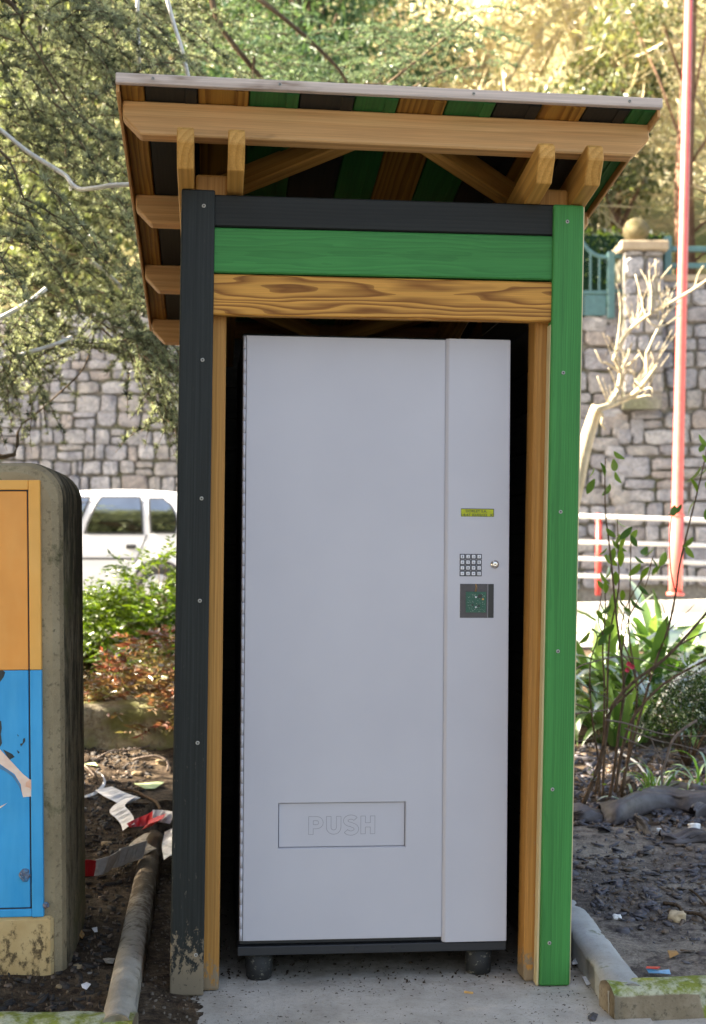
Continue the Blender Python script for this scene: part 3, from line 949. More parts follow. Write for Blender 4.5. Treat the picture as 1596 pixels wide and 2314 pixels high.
def screw_on(parent, mat_local, r=.0055):
    """screw head: a small disc with a recess, lying on the board's face"""
    V, F = [], []
    n = 10
    for rr_, zz in ((r, 0), (r * .9, .0012), (r * .45, .0013), (r * .4, .0005)):
        for k in range(n):
            a = 2 * math.pi * k / n
            V.append((rr_ * math.cos(a), rr_ * math.sin(a), zz))
    for i in range(3):
        for k in range(n):
            F.append((i * n + k, i * n + (k + 1) % n, (i + 1) * n + (k + 1) % n, (i + 1) * n + k))
    F.append(tuple(3 * n + k for k in range(n)))
    me = mesh_of('screw', V, F, [M_STEEL, M_SLOT], True)
    for p in me.polygons:
        if p.index >= 2 * n: p.material_index = 1
    o = obj_me('screw', me, parent, mat_local)
    return o

# front planks over the posts
fl = board('post_plank', sh, W_BLACK_POST, (.051, .0225, .006), (.0745, .0225, 2.196), (1, 0, 0), .091, .045, .005, 2)
fl['label'] = 'black stained front plank with mud at its foot'
fr = board('post_plank', sh, W_GREEN_POST, (1.0705, .0225, .004), (1.1027, .0225, 2.185), (1, 0, 0), .0865, .045, .006, 2)
fr['label'] = 'green stained front plank'
def plank_screws(par, p0, p1, lst, x_off):
    p0, p1 = Vector(p0), Vector(p1)
    inv = frame_of(p0, p1 - p0, (1, 0, 0)).inverted()
    for u, w in lst:
        q = inv @ Vector((u, -.0005, w))
        # face normal is -v; local frame of the board: find it
        nloc = (inv.to_3x3() @ Vector((0, -1, 0))).normalized()
        m = frame_of(q, (1, 0, 0), (0, 1, 0))
        m = Matrix.Translation(q) @ nloc.to_track_quat('Z', 'Y').to_matrix().to_4x4()
        screw_on(par, m)
plank_screws(fl, (.051, .0225, .006), (.0745, .0225, 2.196), [(.0892, 2.1507), (.0873, 1.7324), (.0864, 1.3562), (.0827, 1.0785), (.0783, .6928), (.0758, .1173)], 0)
plank_screws(fr, (1.0705, .0225, .004), (1.1027, .0225, 2.185), [(1.098, 2.137), (1.088, 1.715), (1.082, 1.327), (1.076, .938), (1.062, .553), (1.055, .125)], 0)
# unstained edge strip on the inner side of the green plank
board('bare_edge', sh, W_BARE, (1.0235, .026, .004), (1.0555, .026, 1.85), (0, 1, 0), .036, .006, .001)
board('bare_edge', sh, W_BARE, (1.1172, .030, .004), (1.1494, .030, 2.183), (0, 1, 0), .026, .005, .001)  # outer edge: bare wood with its rim light put into the colour

# four posts behind
def post(u0, u1, v, top, label=None):
    o = board('corner_post', sh, W_ORANGE_POST, (u0, v, .003), (u1, v, top), (1, 0, 0), .089, .089, .008, 2)
    return o
post(.0945, .1105, .0915, 2.25); post(1.038, 1.069, .0915, 2.24)
post(.0945, .1105, 1.66, 2.02); post(1.038, 1.069, 1.66, 2.02)

# header boards between the front planks
def header(name, mat, w0l, w1l, w0r, w1r, v, label):
    a = Vector((.100, v, (w0l + w1l) / 2)); b = Vector((1.066, v, (w0r + w1r) / 2))
    o = board(name, sh, mat, a, b, (0, 0, 1), (w1l - w0l), .036, .004, 1)
    o['label'] = label
    return o
header('header_board', W_BLACK, 2.0990, 2.186, 2.1015, 2.1845, .029, 'black stained header board')
header('header_board', W_GREEN, 1.9725, 2.0955, 1.9745, 2.0985, .027, 'green stained header board')
header('header_board', W_HEADER, 1.858, 1.969, 1.8565, 1.971, .027, 'orange stained header board with bold grain')

# purlins across the top, chamfered ends
def purlin(v, last=False):
    h, t = .094, .045
    u0, u1 = -.1247 + (.002 if v > 0 else 0), 1.3085
    c = Vector(((u0 + u1) / 2, v + t / 2, RW((u0 + u1) / 2, v + t / 2))) - rn * (h / 2 + .001)
    L = (u1 - u0) / 2
    ch = .048
    prof = [(-L, h / 2), (-L, h / 2 - .044), (-L + ch, -h / 2), (L - ch, -h / 2), (L, h / 2 - .044), (L, h / 2)]
    m = frame_of(c, ru, rn)
    return prism('roof_beam', sh, W_BEAM, prof[::-1], t, m, .004)
for k in range(4): purlin(-.07 + .61 * k)

# rafters in pairs either side of the posts
def rafter(u, ulean):
    h, t = .100, .044
    v0, v1 = -.146, 1.86
    L = (v1 - v0) / 2
    c = Vector((u, (v0 + v1) / 2, RW(u, (v0 + v1) / 2))) - rn * (.095 + h / 2 + .001)
    prof = [(-L, h / 2 - .012), (-L + .012, h / 2), (L, h / 2), (L, -h / 2), (-L + .046, -h / 2), (-L, -h / 2 + .055)]
    m = frame_of(c, rv, rn)
    prism('rafter', sh, W_RAFTER, prof, t, m, .003)
for u in (.043, .176, 1.003, 1.136): rafter(u, 0)

# diagonal braces up in the roof
def brace(a, b):
    board('brace', sh, W_RAFTER, a, b, rn, .070, .045, .003)
brace((.08, .465, 2.294), (.54, -.022, 2.372)); brace((1.09, .44, 2.285), (.665, -.022, 2.364))
brace((.16, 1.20, 2.135), (.52, 1.66, 2.065)); brace((.98, 1.20, 2.125), (.62, 1.66, 2.06))

# roof planks: twelve stained boards running from front to back
xb = [262, 322, 440, 555, 668, 793, 893, 1003, 1115, 1222, 1325, 1430, 1497]
ub = [-.1289 + (x - 268) / (1490 - 268) * (1.3063 + .1289) for x in xb]
ub[0], ub[-1] = -.1286, 1.306
mats = [W_ORANGE_SHADED, W_BLACK, W_ORANGE_SHADED, W_GREEN_SHADED, W_BLACK, W_GREEN_SHADED, W_ORANGE_SHADED, W_GREEN_SHADED, W_BLACK, W_ORANGE_SHADED, W_BLACK, W_GREEN_SHADED]
names = dict(zip((W_ORANGE_SHADED, W_BLACK, W_GREEN_SHADED), ('orange', 'black', 'green')))
for i, m in enumerate(mats):
    um = (ub[i] + ub[i + 1]) / 2
    a = Vector((um, -.146, RW(um, -.146))) + rn * .0095; b = Vector((um, 1.87, RW(um, 1.87))) + rn * .0095
    W = ub[i + 1] - ub[i] - .002
    L = (b - a).length
    bm = bmesh.new()
    box_bm(bm, 0, L, -W / 2, W / 2, -.009, .009, .003)
    fm = frame_of(a, b - a, ru)
    sgn = 1 if (fm.to_3x3() @ Vector((0, 0, 1))).dot(rn) < 0 else -1
    # the tongue of the next board shows as a narrow step
    box_bm(bm, .001, L - .001, W / 2 - .034 if sgn > 0 else W / 2 - .034, W / 2 - .002, sgn * .0092, sgn * .0125, .0015)
    o = bm_obj('roof_plank', bm, m, sh, False, fm)
    o['label'] = names[m] + ' stained roof plank'
# side trims and front edge board
for u in (-.1333, 1.3107):
    a = Vector((u, -.146, RW(u, -.146) + .004)); b = Vector((u, 1.87, RW(u, 1.87) + .004))
    board('barge_board', sh, W_BEAM, a, b, rn, .046, .0085, .0015)
uc0, uc1 = -.1375, 1.3152
fa = board('roof_edge_board', sh, W_GREY, (uc0, -.1565, RW(uc0, -.165) + .0105), (uc1, -.1565, RW(uc1, -.165) + .0115), (0, 0, 1), .0265, .0195, .002)
finv = fa.matrix_basis.inverted()
for f in (.066, .292, .645, .937):
    u = uc0 + (uc1 - uc0) * f
    q = finv @ Vector((u, -.1668, RW(u, -.165) + .0125))
    nl = (finv.to_3x3() @ Vector((0, -1, 0))).normalized()
    screw_on(fa, Matrix.Translation(q) @ nl.to_track_quat('Z', 'Y').to_matrix().to_4x4(), .0048)
# roofing felt over the planks
a = Vector(((uc0 + uc1) / 2, -.12, RW(.59, -.12))) + rn * .0215; b = Vector(((uc0 + uc1) / 2, 1.88, RW(.59, 1.88))) + rn * .0215
board('roofing_felt', sh, M_CARB, a, b, ru, uc1 - uc0 - .012, .004, 0)

# inner walls: dark horizontal boards at the sides and the back
def wall_boards(pa, pb, z0, z1, hb=.125, mat=W_DARKIN):
    z = z0; n = 0
    while z < z1 - .03:
        h = min(hb, z1 - z)
        board('wall_board', sh, mat, Vector(pa) + Vector((0, 0, z + h / 2)), Vector(pb) + Vector((0, 0, z + h / 2)), (0, 0, 1), h - .004, .02, .002)
        z += h
bk = bmesh.new(); box_bm(bk, .044, .0515, .14, 1.72, -.01, 1.90); bm_obj('wall_light_backer', bk, M_CARB, sh)  # added backing sheets keep daylight from leaking between the boards
bk = bmesh.new(); box_bm(bk, 1.112, 1.120, .14, 1.72, -.01, 1.90); bm_obj('wall_light_backer', bk, M_CARB, sh)
bk = bmesh.new(); box_bm(bk, .07, 1.09, 1.731, 1.739, .012, 2.06); bm_obj('wall_light_backer', bk, M_CARB, sh)
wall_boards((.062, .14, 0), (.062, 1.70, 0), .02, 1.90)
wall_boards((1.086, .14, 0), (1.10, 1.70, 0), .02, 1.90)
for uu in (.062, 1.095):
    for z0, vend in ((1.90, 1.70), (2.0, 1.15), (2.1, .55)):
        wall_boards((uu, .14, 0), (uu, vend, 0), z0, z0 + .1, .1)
for uu in (.050, 1.128):  # added boards shut skylight out of the gaps above the rafters
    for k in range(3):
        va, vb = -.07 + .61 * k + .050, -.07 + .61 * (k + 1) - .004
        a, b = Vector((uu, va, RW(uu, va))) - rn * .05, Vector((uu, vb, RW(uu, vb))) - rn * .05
        board('light_stop_board', sh, W_DARKIN, a, b, rn, .092, .018, .002)
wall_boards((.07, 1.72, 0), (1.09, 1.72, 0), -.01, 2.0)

# ------------------------------------------------------------------ the vending machine
mrot = Matrix.Rotation(SH_A, 4, 'Z')
MO = SH_O + mrot.to_3x3() @ Vector((.193, .11, 0))
vm = thing('vending_machine', MO, 'tall grey vending machine with keypad and PUSH flap inside the wooden shelter', 'vending machine', None, SH_A)
vm.rotation_euler = (0, .0030, SH_A)
TOPW, DB = 1.822, .120
# cabinet behind the door
box('cabinet', (.0, .763, .014, .80, .105, TOPW + .004), M_BLACK, vm, .004)
# base plinth rail with two holes
bm = bmesh.new(); box_bm(bm, -.003, .763, -.002, .04, .079, .104, .002)
bm_obj('base_rail', bm, M_BLACK, vm)
box('base_rail', (-.003, .763, .0402, .80, .079, .104), M_BLACK, vm)
for a in (.333, .437):
    lathe('rail_hole', [(.0065, 0), (.0058, .0012), (.0045, .0004)], M_INK, vm, 14, Matrix.Translation((a, -.0021, .0925)) @ Matrix.Rotation(math.pi / 2, 4, 'X'))
# door, with an opening for the flap
F0, F1, FZ0, FZ1 = .109, .4707, .3775, .506
d0, d1 = .0115, .576
bm = bmesh.new()
def ring(pts): return [bm.verts.new(p) for p in pts]
oF = ring([(d0, 0, DB), (d1, 0, DB), (d1, 0, TOPW - .003), (d0, 0, TOPW - .003)])
iF = ring([(F0, 0, FZ0), (F1, 0, FZ0), (F1, 0, FZ1), (F0, 0, FZ1)])
iB = ring([(F0 + .001, .012, FZ0 + .002), (F1 - .001, .012, FZ0 + .002), (F1 - .001, .012, FZ1 - .001), (F0 + .001, .012, FZ1 - .001)])
oB = ring([(d0, .0135, DB), (d1, .0135, DB), (d1, .0135, TOPW - .003), (d0, .0135, TOPW - .003)])
for k in range(4):
    k2 = (k + 1) % 4
    bm.faces.new((oF[k], oF[k2], iF[k2], iF[k])); bm.faces.new((iF[k], iF[k2], iB[k2], iB[k])); bm.faces.new((oF[k2], oF[k], oB[k], oB[k2]))
bmesh.ops.bevel(bm, geom=[e for e in bm.edges if all(v in iF or v in oF for v in e.verts) and not (e.verts[0] in iF) ^ (e.verts[1] in iF)], offset=.0016, segments=2, affect='EDGES')
bm_obj('door', bm, M_GREY, vm)
flap = box('push_flap', (F0 + .0022, F1 - .0022, .0082, .013, FZ0 + .0032, FZ1 - .0022), M_GREY, vm, .0008)
# piano hinge of many knuckles
hg = box('hinge', (.0022, .0105, .0035, .0135, DB, TOPW - .004), M_ENGRAVE, vm)
km = None
nk = 50
for k in range(nk):
    z0 = DB + .001 + (TOPW - .006 - DB) * k / nk; z1 = DB - .0002 + (TOPW - .006 - DB) * (k + 1) / nk
    if km is None:
        V, F = tube_data([(0, 0, 0), (0, 0, z1 - z0 + .0006)], .0042, 10)
        km = mesh_of('knuckle', V, F, M_GREY, True)
    obj_me('knuckle', km, hg, Matrix.Translation((.0064, .0042, z0)))
# control panel, standing proud of the door, with a splayed left edge
pz0, pz1 = .1065, TOPW
prof = [(.5765, .0002), (.5850, -.0075), (.7605, -.0075), (.7628, -.005), (.7628, .0135), (.5765, .0135)]
bm = bmesh.new()
A = [bm.verts.new((x, y, pz0)) for x, y in prof]; B = [bm.verts.new((x, y, pz1)) for x, y in prof]
bm.faces.new(A[::-1]); bm.faces.new(B)
for k in range(len(prof)): bm.faces.new((A[k], A[(k + 1) % len(prof)], B[(k + 1) % len(prof)], B[k]))
bmesh.ops.bevel(bm, geom=list(bm.edges), offset=.0012, segments=2, affect='EDGES')
bm_obj('control_panel', bm, M_GREY, vm)
PF = -.0077
# lcd display
LX0, LX1, LZ0, LZ1 = .6212, .7185, 1.3160, 1.3405
ds = box('display', (LX0, LX1, PF - .0006, PF + .006, LZ0, LZ1), M_INK, vm, .0015)
box('display_glass', (LX0 + .0013, LX1 - .0028, PF - .0009, PF, LZ0 + .0013, LZ1 - .0028), M_LCD, ds)

# lettering by font curves turned into meshes
def text_mesh(body, size, extrude=0.0, offset=0.0):
    cu = bpy.data.curves.new('lettering', 'FONT')
    cu.body = body; cu.size = size; cu.align_x = 'CENTER'; cu.align_y = 'CENTER'; cu.extrude = extrude; cu.offset = offset
    cu.resolution_u = 3
    ob = bpy.data.objects.new('lettering', cu)
    COL.objects.link(ob)
    dg = bpy.context.evaluated_depsgraph_get(); dg.update()
    me = bpy.data.meshes.new_from_object(ob.evaluated_get(dg))
    bpy.data.objects.remove(ob); bpy.data.curves.remove(cu)
    return me
def lettering(name, body, x, z, w, h, y, mat, parent, offset=0.0):
    """text on the machine's front, scaled to fill w by h"""
    me = text_mesh(body, .1, 0, offset)
    co = np.array([v.co[:] for v in me.vertices])
    lo, hi = co.min(0), co.max(0)
    for v in me.vertices:
        v.co = ((v.co.x - (lo[0] + hi[0]) / 2) / (hi[0] - lo[0]) * w, 0, (v.co.y - (lo[1] + hi[1]) / 2) / (hi[1] - lo[1]) * h)
    me.materials.clear(); me.materials.append(mat)
    return obj_me(name, me, parent, Matrix.Translation((x, y, z)))
lettering('display_text', 'DORLET S.A.', .6665, 1.3322, .0615, .0074, PF - .00115, M_LCDINK, ds, .003)
lettering('display_text', '14:47 02/02/22  X', .6692, 1.3215, .0915, .0078, PF - .00115, M_LCDINK, ds, .003)
# keypad
legends = ['123A', '456B', '789C', '*0#D']
kmesh = None
for r in range(4):
    for c in range(4):
        x = .6205 + .0161 * c + .0066; z = 1.2095 - .0161 * r - .0066
        if kmesh is None:
            bm = bmesh.new(); box_bm(bm, -.0066, .0066, -.0004, .004, -.0066, .0066, .0015, 1); box_bm(bm, -.0050, .0050, -.0030, -.0004, -.0050, .0050, .0014, 2)
            bmesh.ops.recalc_face_normals(bm, faces=bm.faces)
            kmesh = bpy.data.meshes.new('key'); bm.to_mesh(kmesh); bm.free(); kmesh.materials.append(M_KEY)
        box('key_recess', (x - .0076, x + .0076, PF - .0003, PF + .002, z - .0076, z + .0076), M_INK, vm)
        kobj = obj_me('key', kmesh, vm, Matrix.Translation((x, PF, z)))
        ch = legends[r][c]
        s = {'1': .0022, '*': .0038, '#': .004}.get(ch, .0040)
        lettering('key_legend', ch, 0, 0, s, .0056 if ch not in '*#' else .0042, -.0032, M_INK, kobj)
# lock
lk = lathe('lock', [(.0120, 0), (.0120, .002), (.0108, .0035), (.0085, .0045), (.0080, .0085), (.0062, .0092), (.0040, .0093)], M_CHROME, vm, 24, Matrix.Translation((.7205, PF, 1.1812)) @ Matrix.Rotation(math.pi / 2, 4, 'X'))
box('keyhole', (-.0026, .0026, -.0009, .0009, .0088, .0097), M_INK, lk)
# card reader window with the circuit board behind the film
RX0, RX1, RZ0, RZ1 = .6208, .7187, 1.0285, 1.1255
rw = box('reader_window', (RX0, RX1, PF - .0007, PF + .006, RZ0, RZ1), M_WINDOW, vm, .001)
box('window_edge', (RX1 - .0165, RX1 - .001, PF - .0010, PF, RZ0 + .001, RZ1 - .001), M_CHIP, rw)
box('window_edge', (RX1 - .0185, RX1 - .0168, PF - .0012, PF, RZ0 + .001, RZ1 - .001), M_ENGRAVE, rw)
box('circuit_board', (.6375, .6965, PF - .0016, PF, 1.0440, 1.1030), M_PCB, rw)
mb = bmesh.new()
rq = random.Random(3)
for i in range(95):
    x = rq.uniform(.641, .692); z = rq.choice((1.092, 1.088, 1.0735, 1.066, 1.058, 1.052, 1.0475)) + rq.gauss(0, .003)
    w, h = rq.uniform(.0004, .0022), rq.uniform(.0004, .0014)
    if not 1.045 < z < 1.101: continue
    box_bm(mb, x, x + w, PF - .0021 - i * 1e-6, PF - .0015, z, z + h)
o = bm_obj('solder_points', mb, M_SOLDER, rw); o['kind'] = 'stuff'
for (x0, x1, z0, z1, mt) in ((.6725, .6835, 1.0855, 1.0955, M_CHIP), (.6545, .6595, 1.0635, 1.0685, M_CHIP), (.672, .678, 1.060, 1.066, M_CHIP), (.684, .6895, 1.0795, 1.084, M_COPPER)):
    box('chip', (x0, x1, PF - .0028, PF - .0014, z0, z1), mt, rw)
for z in (1.0875, 1.0590):
    lathe('board_screw', [(.0026, 0), (.0024, .001)], M_PAPER, rw, 12, Matrix.Translation((.6665, PF - .0016, z)) @ Matrix.Rotation(math.pi / 2, 4, 'X'))
for dx in (0, .0026):
    tube('wire', [(.6655 + dx * .6, PF - .0012, 1.1245), (.6660 + dx * 1.3, PF - .0014, 1.115), (.6640 + dx, PF - .0018, 1.103)], .0006, M_COPPER, rw, 5)
# engraved PUSH: outline letters drawn as fine lines
def outline_letters():
    st = .0125 / .052      # stroke as a share of the letter height
    L = {}
    def arc(cx, cy, rx, ry, a0, a1, n=10):
        return [(cx + rx * math.cos(math.radians(a0 + (a1 - a0) * i / n)), cy + ry * math.sin(math.radians(a0 + (a1 - a0) * i / n))) for i in range(n + 1)]
    s = st
    P_out = [(0, 0), (0, 1)] + [(.42, 1)] + arc(.42, .66, .34, .34, 90, -90)[1:] + [(s, .32), (s, 0)]
    P_in = [(s, 1 - s * .95), (.42, 1 - s * .95)] + arc(.42, .66, .34 - s, .34 - s * .95, 90, -90)[1:] + [(s, .32 + s * .95)]
    U = [(0, 1), (0, .38)] + arc(.38, .38, .38, .38, 180, 360)[1:] + [(.76, 1), (.76 - s, 1), (.76 - s, .38)] + arc(.38, .38, .38 - s, .38 - s, 0, -180)[1:] + [(s, 1)]
    c1, c2, ro = (.35, .735), (.35, .265), .265
    ri = ro - s
    cl = arc(.35, .745, .27, .205, 28, 270, 16) + arc(.35, .275, .29, .225, 90, -152, 16)[1:]
    left, right = [], []
    for i, (x_, y_) in enumerate(cl):
        a_, b_ = cl[max(i - 1, 0)], cl[min(i + 1, len(cl) - 1)]
        tx, ty = b_[0] - a_[0], b_[1] - a_[1]
        l_ = math.hypot(tx, ty) or 1
        nx_, ny_ = -ty / l_ * s / 2, tx / l_ * s / 2
        left.append((x_ + nx_, y_ + ny_)); right.append((x_ - nx_, y_ - ny_))
    S = left + right[::-1]
    Hh = [(0, 0), (0, 1), (s, 1), (s, .5 + s / 2), (.74 - s, .5 + s / 2), (.74 - s, 1), (.74, 1), (.74, 0), (.74 - s, 0), (.74 - s, .5 - s / 2), (s, .5 - s / 2), (s, 0)]
    return [([P_out, P_in], .76), ([U], .76), ([S], .70), ([Hh], .74)]
letters = outline_letters()
hgt = .0505
gap = .17
tw = sum(w for _, w in letters) + gap * 3
sx = .1884 / tw
x = .2895 - .1884 / 2
mb = MB()
yF = .0079
for loops, w in letters:
    for lp_ in loops:
        pts = [(x + px * sx, yF, .415 + pz * hgt) for px, pz in lp_]
        pts.append(pts[0])
        n = len(pts)
        for a, b in zip(pts[:-1], pts[1:]):
            a, b = Vector(a), Vector(b)
            if (b - a).length < 1e-6: continue
            t = (b - a).normalized(); nn = Vector((-t.z, 0, t.x)) * .00062
            a = a - t * .0004; b = b + t * .0004
            mb.add([a - nn, b - nn, b + nn, a + nn], [(0, 1, 2, 3)])
    x += (w + gap) * sx
pu = mb.build('push_lettering', M_ENGRAVE, flap, False)
# feet
for a in (.020, .652):
    bm = bmesh.new()
    pr = []
    for z, r in ((.002, .030), (.008, .036), (.080, .040)):
        pr.append([bm.verts.new((a + .0395 + r * math.cos(t) * (1.0), .045 + r * math.sin(t) * .9, z)) for t in [2 * math.pi * k / 14 for k in range(14)]])
    for i in range(2):
        for k in range(14): bm.faces.new((pr[i][k], pr[i][(k + 1) % 14], pr[i + 1][(k + 1) % 14], pr[i + 1][k]))
    bm.faces.new(pr[0][::-1]); bm.faces.new(pr[2])
    bm_obj('foot', bm, M_FOOT, vm, True)
for a in (.06, .69):
    lathe('foot', [(.03, .002), (.036, .008), (.04, .080)], M_FOOT, vm, 14, Matrix.Translation((a, .70, 0)))

# ------------------------------------------------------------------ painted electrical cabinet on the left
CA = math.radians(4.6)
cb_loc = Vector((-.822, 3.815, 0))
cb = thing('electrical_cabinet', cb_loc, 'concrete electrical cabinet with orange and blue mural painted door', 'cabinet', None, CA)
cb.rotation_euler = (0, -.0125, CA)
CH, CWD, DEP = 1.462, 1.0, .47
# concrete hood: an arch shape extruded backwards, rounded shoulders
def hood_outline(ins, top, rad, right):
    out = [(-CWD, 0.0), (right - ins, 0.0), (right - ins, top - rad)]
    for i in range(1, 9):
        a = math.pi / 2 * i / 8
        out.append((right - ins - rad + rad * math.cos(a), top - rad + rad * math.sin(a)))
    out.append((-CWD, top))
    return out
V, F = [], []
secs = [(0.0, .030), (.012, .012), (.035, .003), (.075, .0), (DEP, .0)]
n = None
for y, ins in secs:
    ol = hood_outline(ins, CH - ins, .10, .030)
    n = len(ol)
    V += [(x, y, z - (.12 if z < .01 else 0)) for x, z in ol]
for i in range(len(secs) - 1):
    for k in range(n):
        k2 = (k + 1) % n
        F.append((i * n + k, (i + 1) * n + k, (i + 1) * n + k2, i * n + k2))
F.append(tuple(range(n))); F.append(tuple((len(secs) - 1) * n + k for k in range(n))[::-1])
ho = obj('concrete_hood', V, F, [M_HOOD, M_HOODF], cb, False)
for p_ in ho.data.polygons:
    if p_.index < 2 * n or p_.index == (len(secs) - 1) * n: p_.material_index = 1
# yellow plinth below the door
box('plinth', (-CWD, -.003, -.016, .02, -.10, .200), M_YBASE, cb, .008)
# mural frame: orange above, blue below
zs = .884
def frame_part(name, dims, mat): return box(name, dims, mat, cb, .002)
frx = -.0285
frame_part('door_frame', (frx - .032, frx, -.017, .01, zs, 1.409), M_PORF)
frame_part('door_frame', (-CWD, frx - .0325, -.017, .01, 1.382, 1.409), M_PORF)
frame_part('door_frame', (frx - .032, frx, -.017, .01, .200, zs - .001), M_PBLUE)
frame_part('door_frame', (-CWD, frx - .0325, -.0165, .01, .2015, .223), M_PBLUE)
dx1 = frx - .0365
box('door_panel', (-CWD, dx1, -.0145, .008, zs, 1.378), M_POR, cb, .002)
box('door_panel', (-CWD, dx1, -.0145, .008, .227, zs - .001), M_PBLUE, cb, .002)
box('door_gap', (-CWD, frx - .03, -.010, .005, .22, 1.384), M_INK, cb)
# flat painted shapes of the mural
cm = cb.matrix_basis
def cab_local(x, y):
    Rm = Matrix.LocRotScale(cb_loc, cb.rotation_euler.to_quaternion(), None)
    inv = Rm.inverted()
    o_ = inv @ Vector((0, 0, CAM_H)); d_ = inv.to_3x3() @ (D(x, y, 1) - Vector((0, 0, CAM_H)))
    t = (-.0150 - o_.y) / d_.y
    q = o_ + d_ * t
    return (q.x, q.z)
def paint(name, pts, mat, lift=0.0):
    ps = [cab_local(x, y) for x, y in pts]
    n = len(ps)
    V = [(a, -.0147 - lift, b) for a, b in ps] + [(a, -.0153 - lift, b) for a, b in ps]
    F = [tuple(n + k for k in range(n))] + [(k, (k + 1) % n, n + (k + 1) % n, n + k) for k in range(n)]
    return obj(name, V, F, mat, cb)
def c8(pts): return [(x * .311 / 1.203, (1780 + y * .311) / 1.203) for x, y in pts]
paint('mural_stroke', c8([(-250, 760), (0, 955), (70, 1000), (140, 1065), (185, 1150), (192, 1200), (165, 1140), (110, 1060), (40, 1010), (-250, 880)]), M_PSHADE)
paint('mural_arm', c8([(-250, 650), (0, 820), (60, 885), (130, 960), (200, 1035), (260, 1085), (330, 1105), (338, 1150), (345, 1245), (300, 1250), (270, 1235), (205, 1242), (190, 1180), (185, 1130), (130, 1040), (50, 985), (0, 950), (-250, 800)]), M_PSKIN, .0004)
paint('mural_hand', c8([(232, 1110), (268, 1085), (300, 1110), (332, 1140), (330, 1205), (290, 1200), (262, 1160), (225, 1150)]), M_PSKIN2, .0010)
paint('mural_mark', c8([(-60, 135), (30, 135), (48, 150), (35, 190), (0, 240), (-60, 300)]), M_PDARK)
paint('mural_mark', c8([(-80, 570), (12, 575), (18, 640), (10, 690), (20, 770), (5, 800), (-80, 760)]), M_PDARK)
paint('mural_mark', c8([(30, 825), (60, 840), (110, 865), (130, 890), (85, 915), (60, 880)]), M_PDARK)
paint('mural_mark', c8([(205, 730), (222, 725), (222, 755), (210, 770), (185, 800), (178, 775), (200, 770)]), M_PDARK)
paint('mural_mark', c8([(152, 690), (166, 705), (160, 712)]), M_PDARK)
paint('mural_mark', c8([(150, 830), (175, 850), (160, 862)]), M_PDARK)
paint('mural_stroke', c8([(-50, 1345), (30, 1310), (70, 1290), (30, 1320), (-50, 1375)]), M_PSKIN)
# paint lump and flakes
lumps = random.Random(2)
for (cx_, cy_, rx, ry) in ((220, 1925, 48, 62), (405, 2185, 30, 34)):
    a0, b0 = cab_local(*c8([(cx_, cy_)])[0])
    r1 = rx * .311 / 1.203 * 3.8 / 3100; r2 = ry * .311 / 1.203 * 3.8 / 3100
    V, F = [], []
    m = 16
    for q_, hgt_ in ((1, 0), (.8, .006), (.45, .009)):
        for k in range(m):
            an = 2 * math.pi * k / m
            j = lumps.uniform(.8, 1.15)
            V.append((a0 + r1 * q_ * j * math.cos(an), -.0146 - hgt_ * lumps.uniform(.5, 1.2), b0 + r2 * q_ * j * math.sin(an)))
    V.append((a0, -.022, b0))
    for i in range(2):
        for k in range(m): F.append((i * m + k, i * m + (k + 1) % m, (i + 1) * m + (k + 1) % m, (i + 1) * m + k))
    for k in range(m): F.append((2 * m + k, 2 * m + (k + 1) % m, 3 * m))
    obj('paint_lump', V, F, M_PRUST, cb)

# ------------------------------------------------------------------ white hatchback on the road
car = thing('parked_car', (D(360, 1389, 14.9).x, 15.7, D(360, 1389, 14.9).z), 'white five door hatchback on the road behind the left shrubs', 'car')
def car_top(x):
    P = [(-3.2, .50), (-3.12, .66), (-2.9, .76), (-2.1, .90), (-1.95, .95), (-1.30, 1.31), (-1.1, 1.345), (-.6, 1.372), (-.1, 1.365), (.2, 1.335), (.34, 1.28), (.52, .95), (.58, .60)]
    for (a, za), (b, zb) in zip(P[:-1], P[1:]):
        if a <= x <= b: return za + (zb - za) * (x - a) / (b - a)
    return P[0][1] if x < P[0][0] else P[-1][1]
xs = [-3.2, -3.16, -3.05, -2.8, -2.4, -2.1, -1.95, -1.6, -1.3, -1.1, -.8, -.5, -.2, .05, .2, .34, .44, .52, .57, .58]
def side_w(z):
    P = [(.18, .70), (.27, .775), (.50, .805), (.70, .800), (.88, .775), (1.17, .705), (1.30, .635), (1.37, .54)]
    for (a, wa), (b, wb) in zip(P[:-1], P[1:]):
        if a <= z <= b: return wa + (wb - wa) * (z - a) / (b - a)
    return P[-1][1]
V, F = [], []
for x in xs:
    top = car_top(x)
    end = min(1.0, (x + 3.22) / .35 + .80, (.60 - x) / .25 + .86)
    half = []
    for f in (0, .06, .25, .42, .60, .74, .86, .95, 1.0):
        z = .18 + (top - .18) * f
        zz = z if top > 1.0 else .18 + (z - .18) * (.90 - .18) / max(top - .18, .1)
        w = side_w(zz) * end
        if f >= .95 and top > 1.0: w = min(w, .60)
        half.append((w, z))
    half.append((.32, top + .012))
    pts = [(-w, z) for w, z in half] + [(w, z) for w, z in half[::-1]]
    V += [(x, y, z) for y, z in pts]
m = 20
for i in range(len(xs) - 1):
    for k in range(m):
        k2 = (k + 1) % m
        F.append((i * m + k, (i + 1) * m + k, (i + 1) * m + k2, i * m + k2))
F.append(tuple(range(m))); F.append(tuple((len(xs) - 1) * m + k for k in range(m))[::-1])
obj('body', V, F, M_CARP, car, True)
def side_panel(name, rows, off, mat, parent, smooth=True):
    """rows of (z, x_left, x_right) laid on the near flank"""
    V, F = [], []
    for z, xl, xr in rows:
        for k in range(5):
            V.append((xl + (xr - xl) * k / 4, -side_w(z) - off, z))
    for i in range(len(rows) - 1):
        for k in range(4):
            a = i * 5 + k
            F.append((a, a + 1, a + 6, a + 5))
    return obj(name, V, F, mat, parent, smooth)
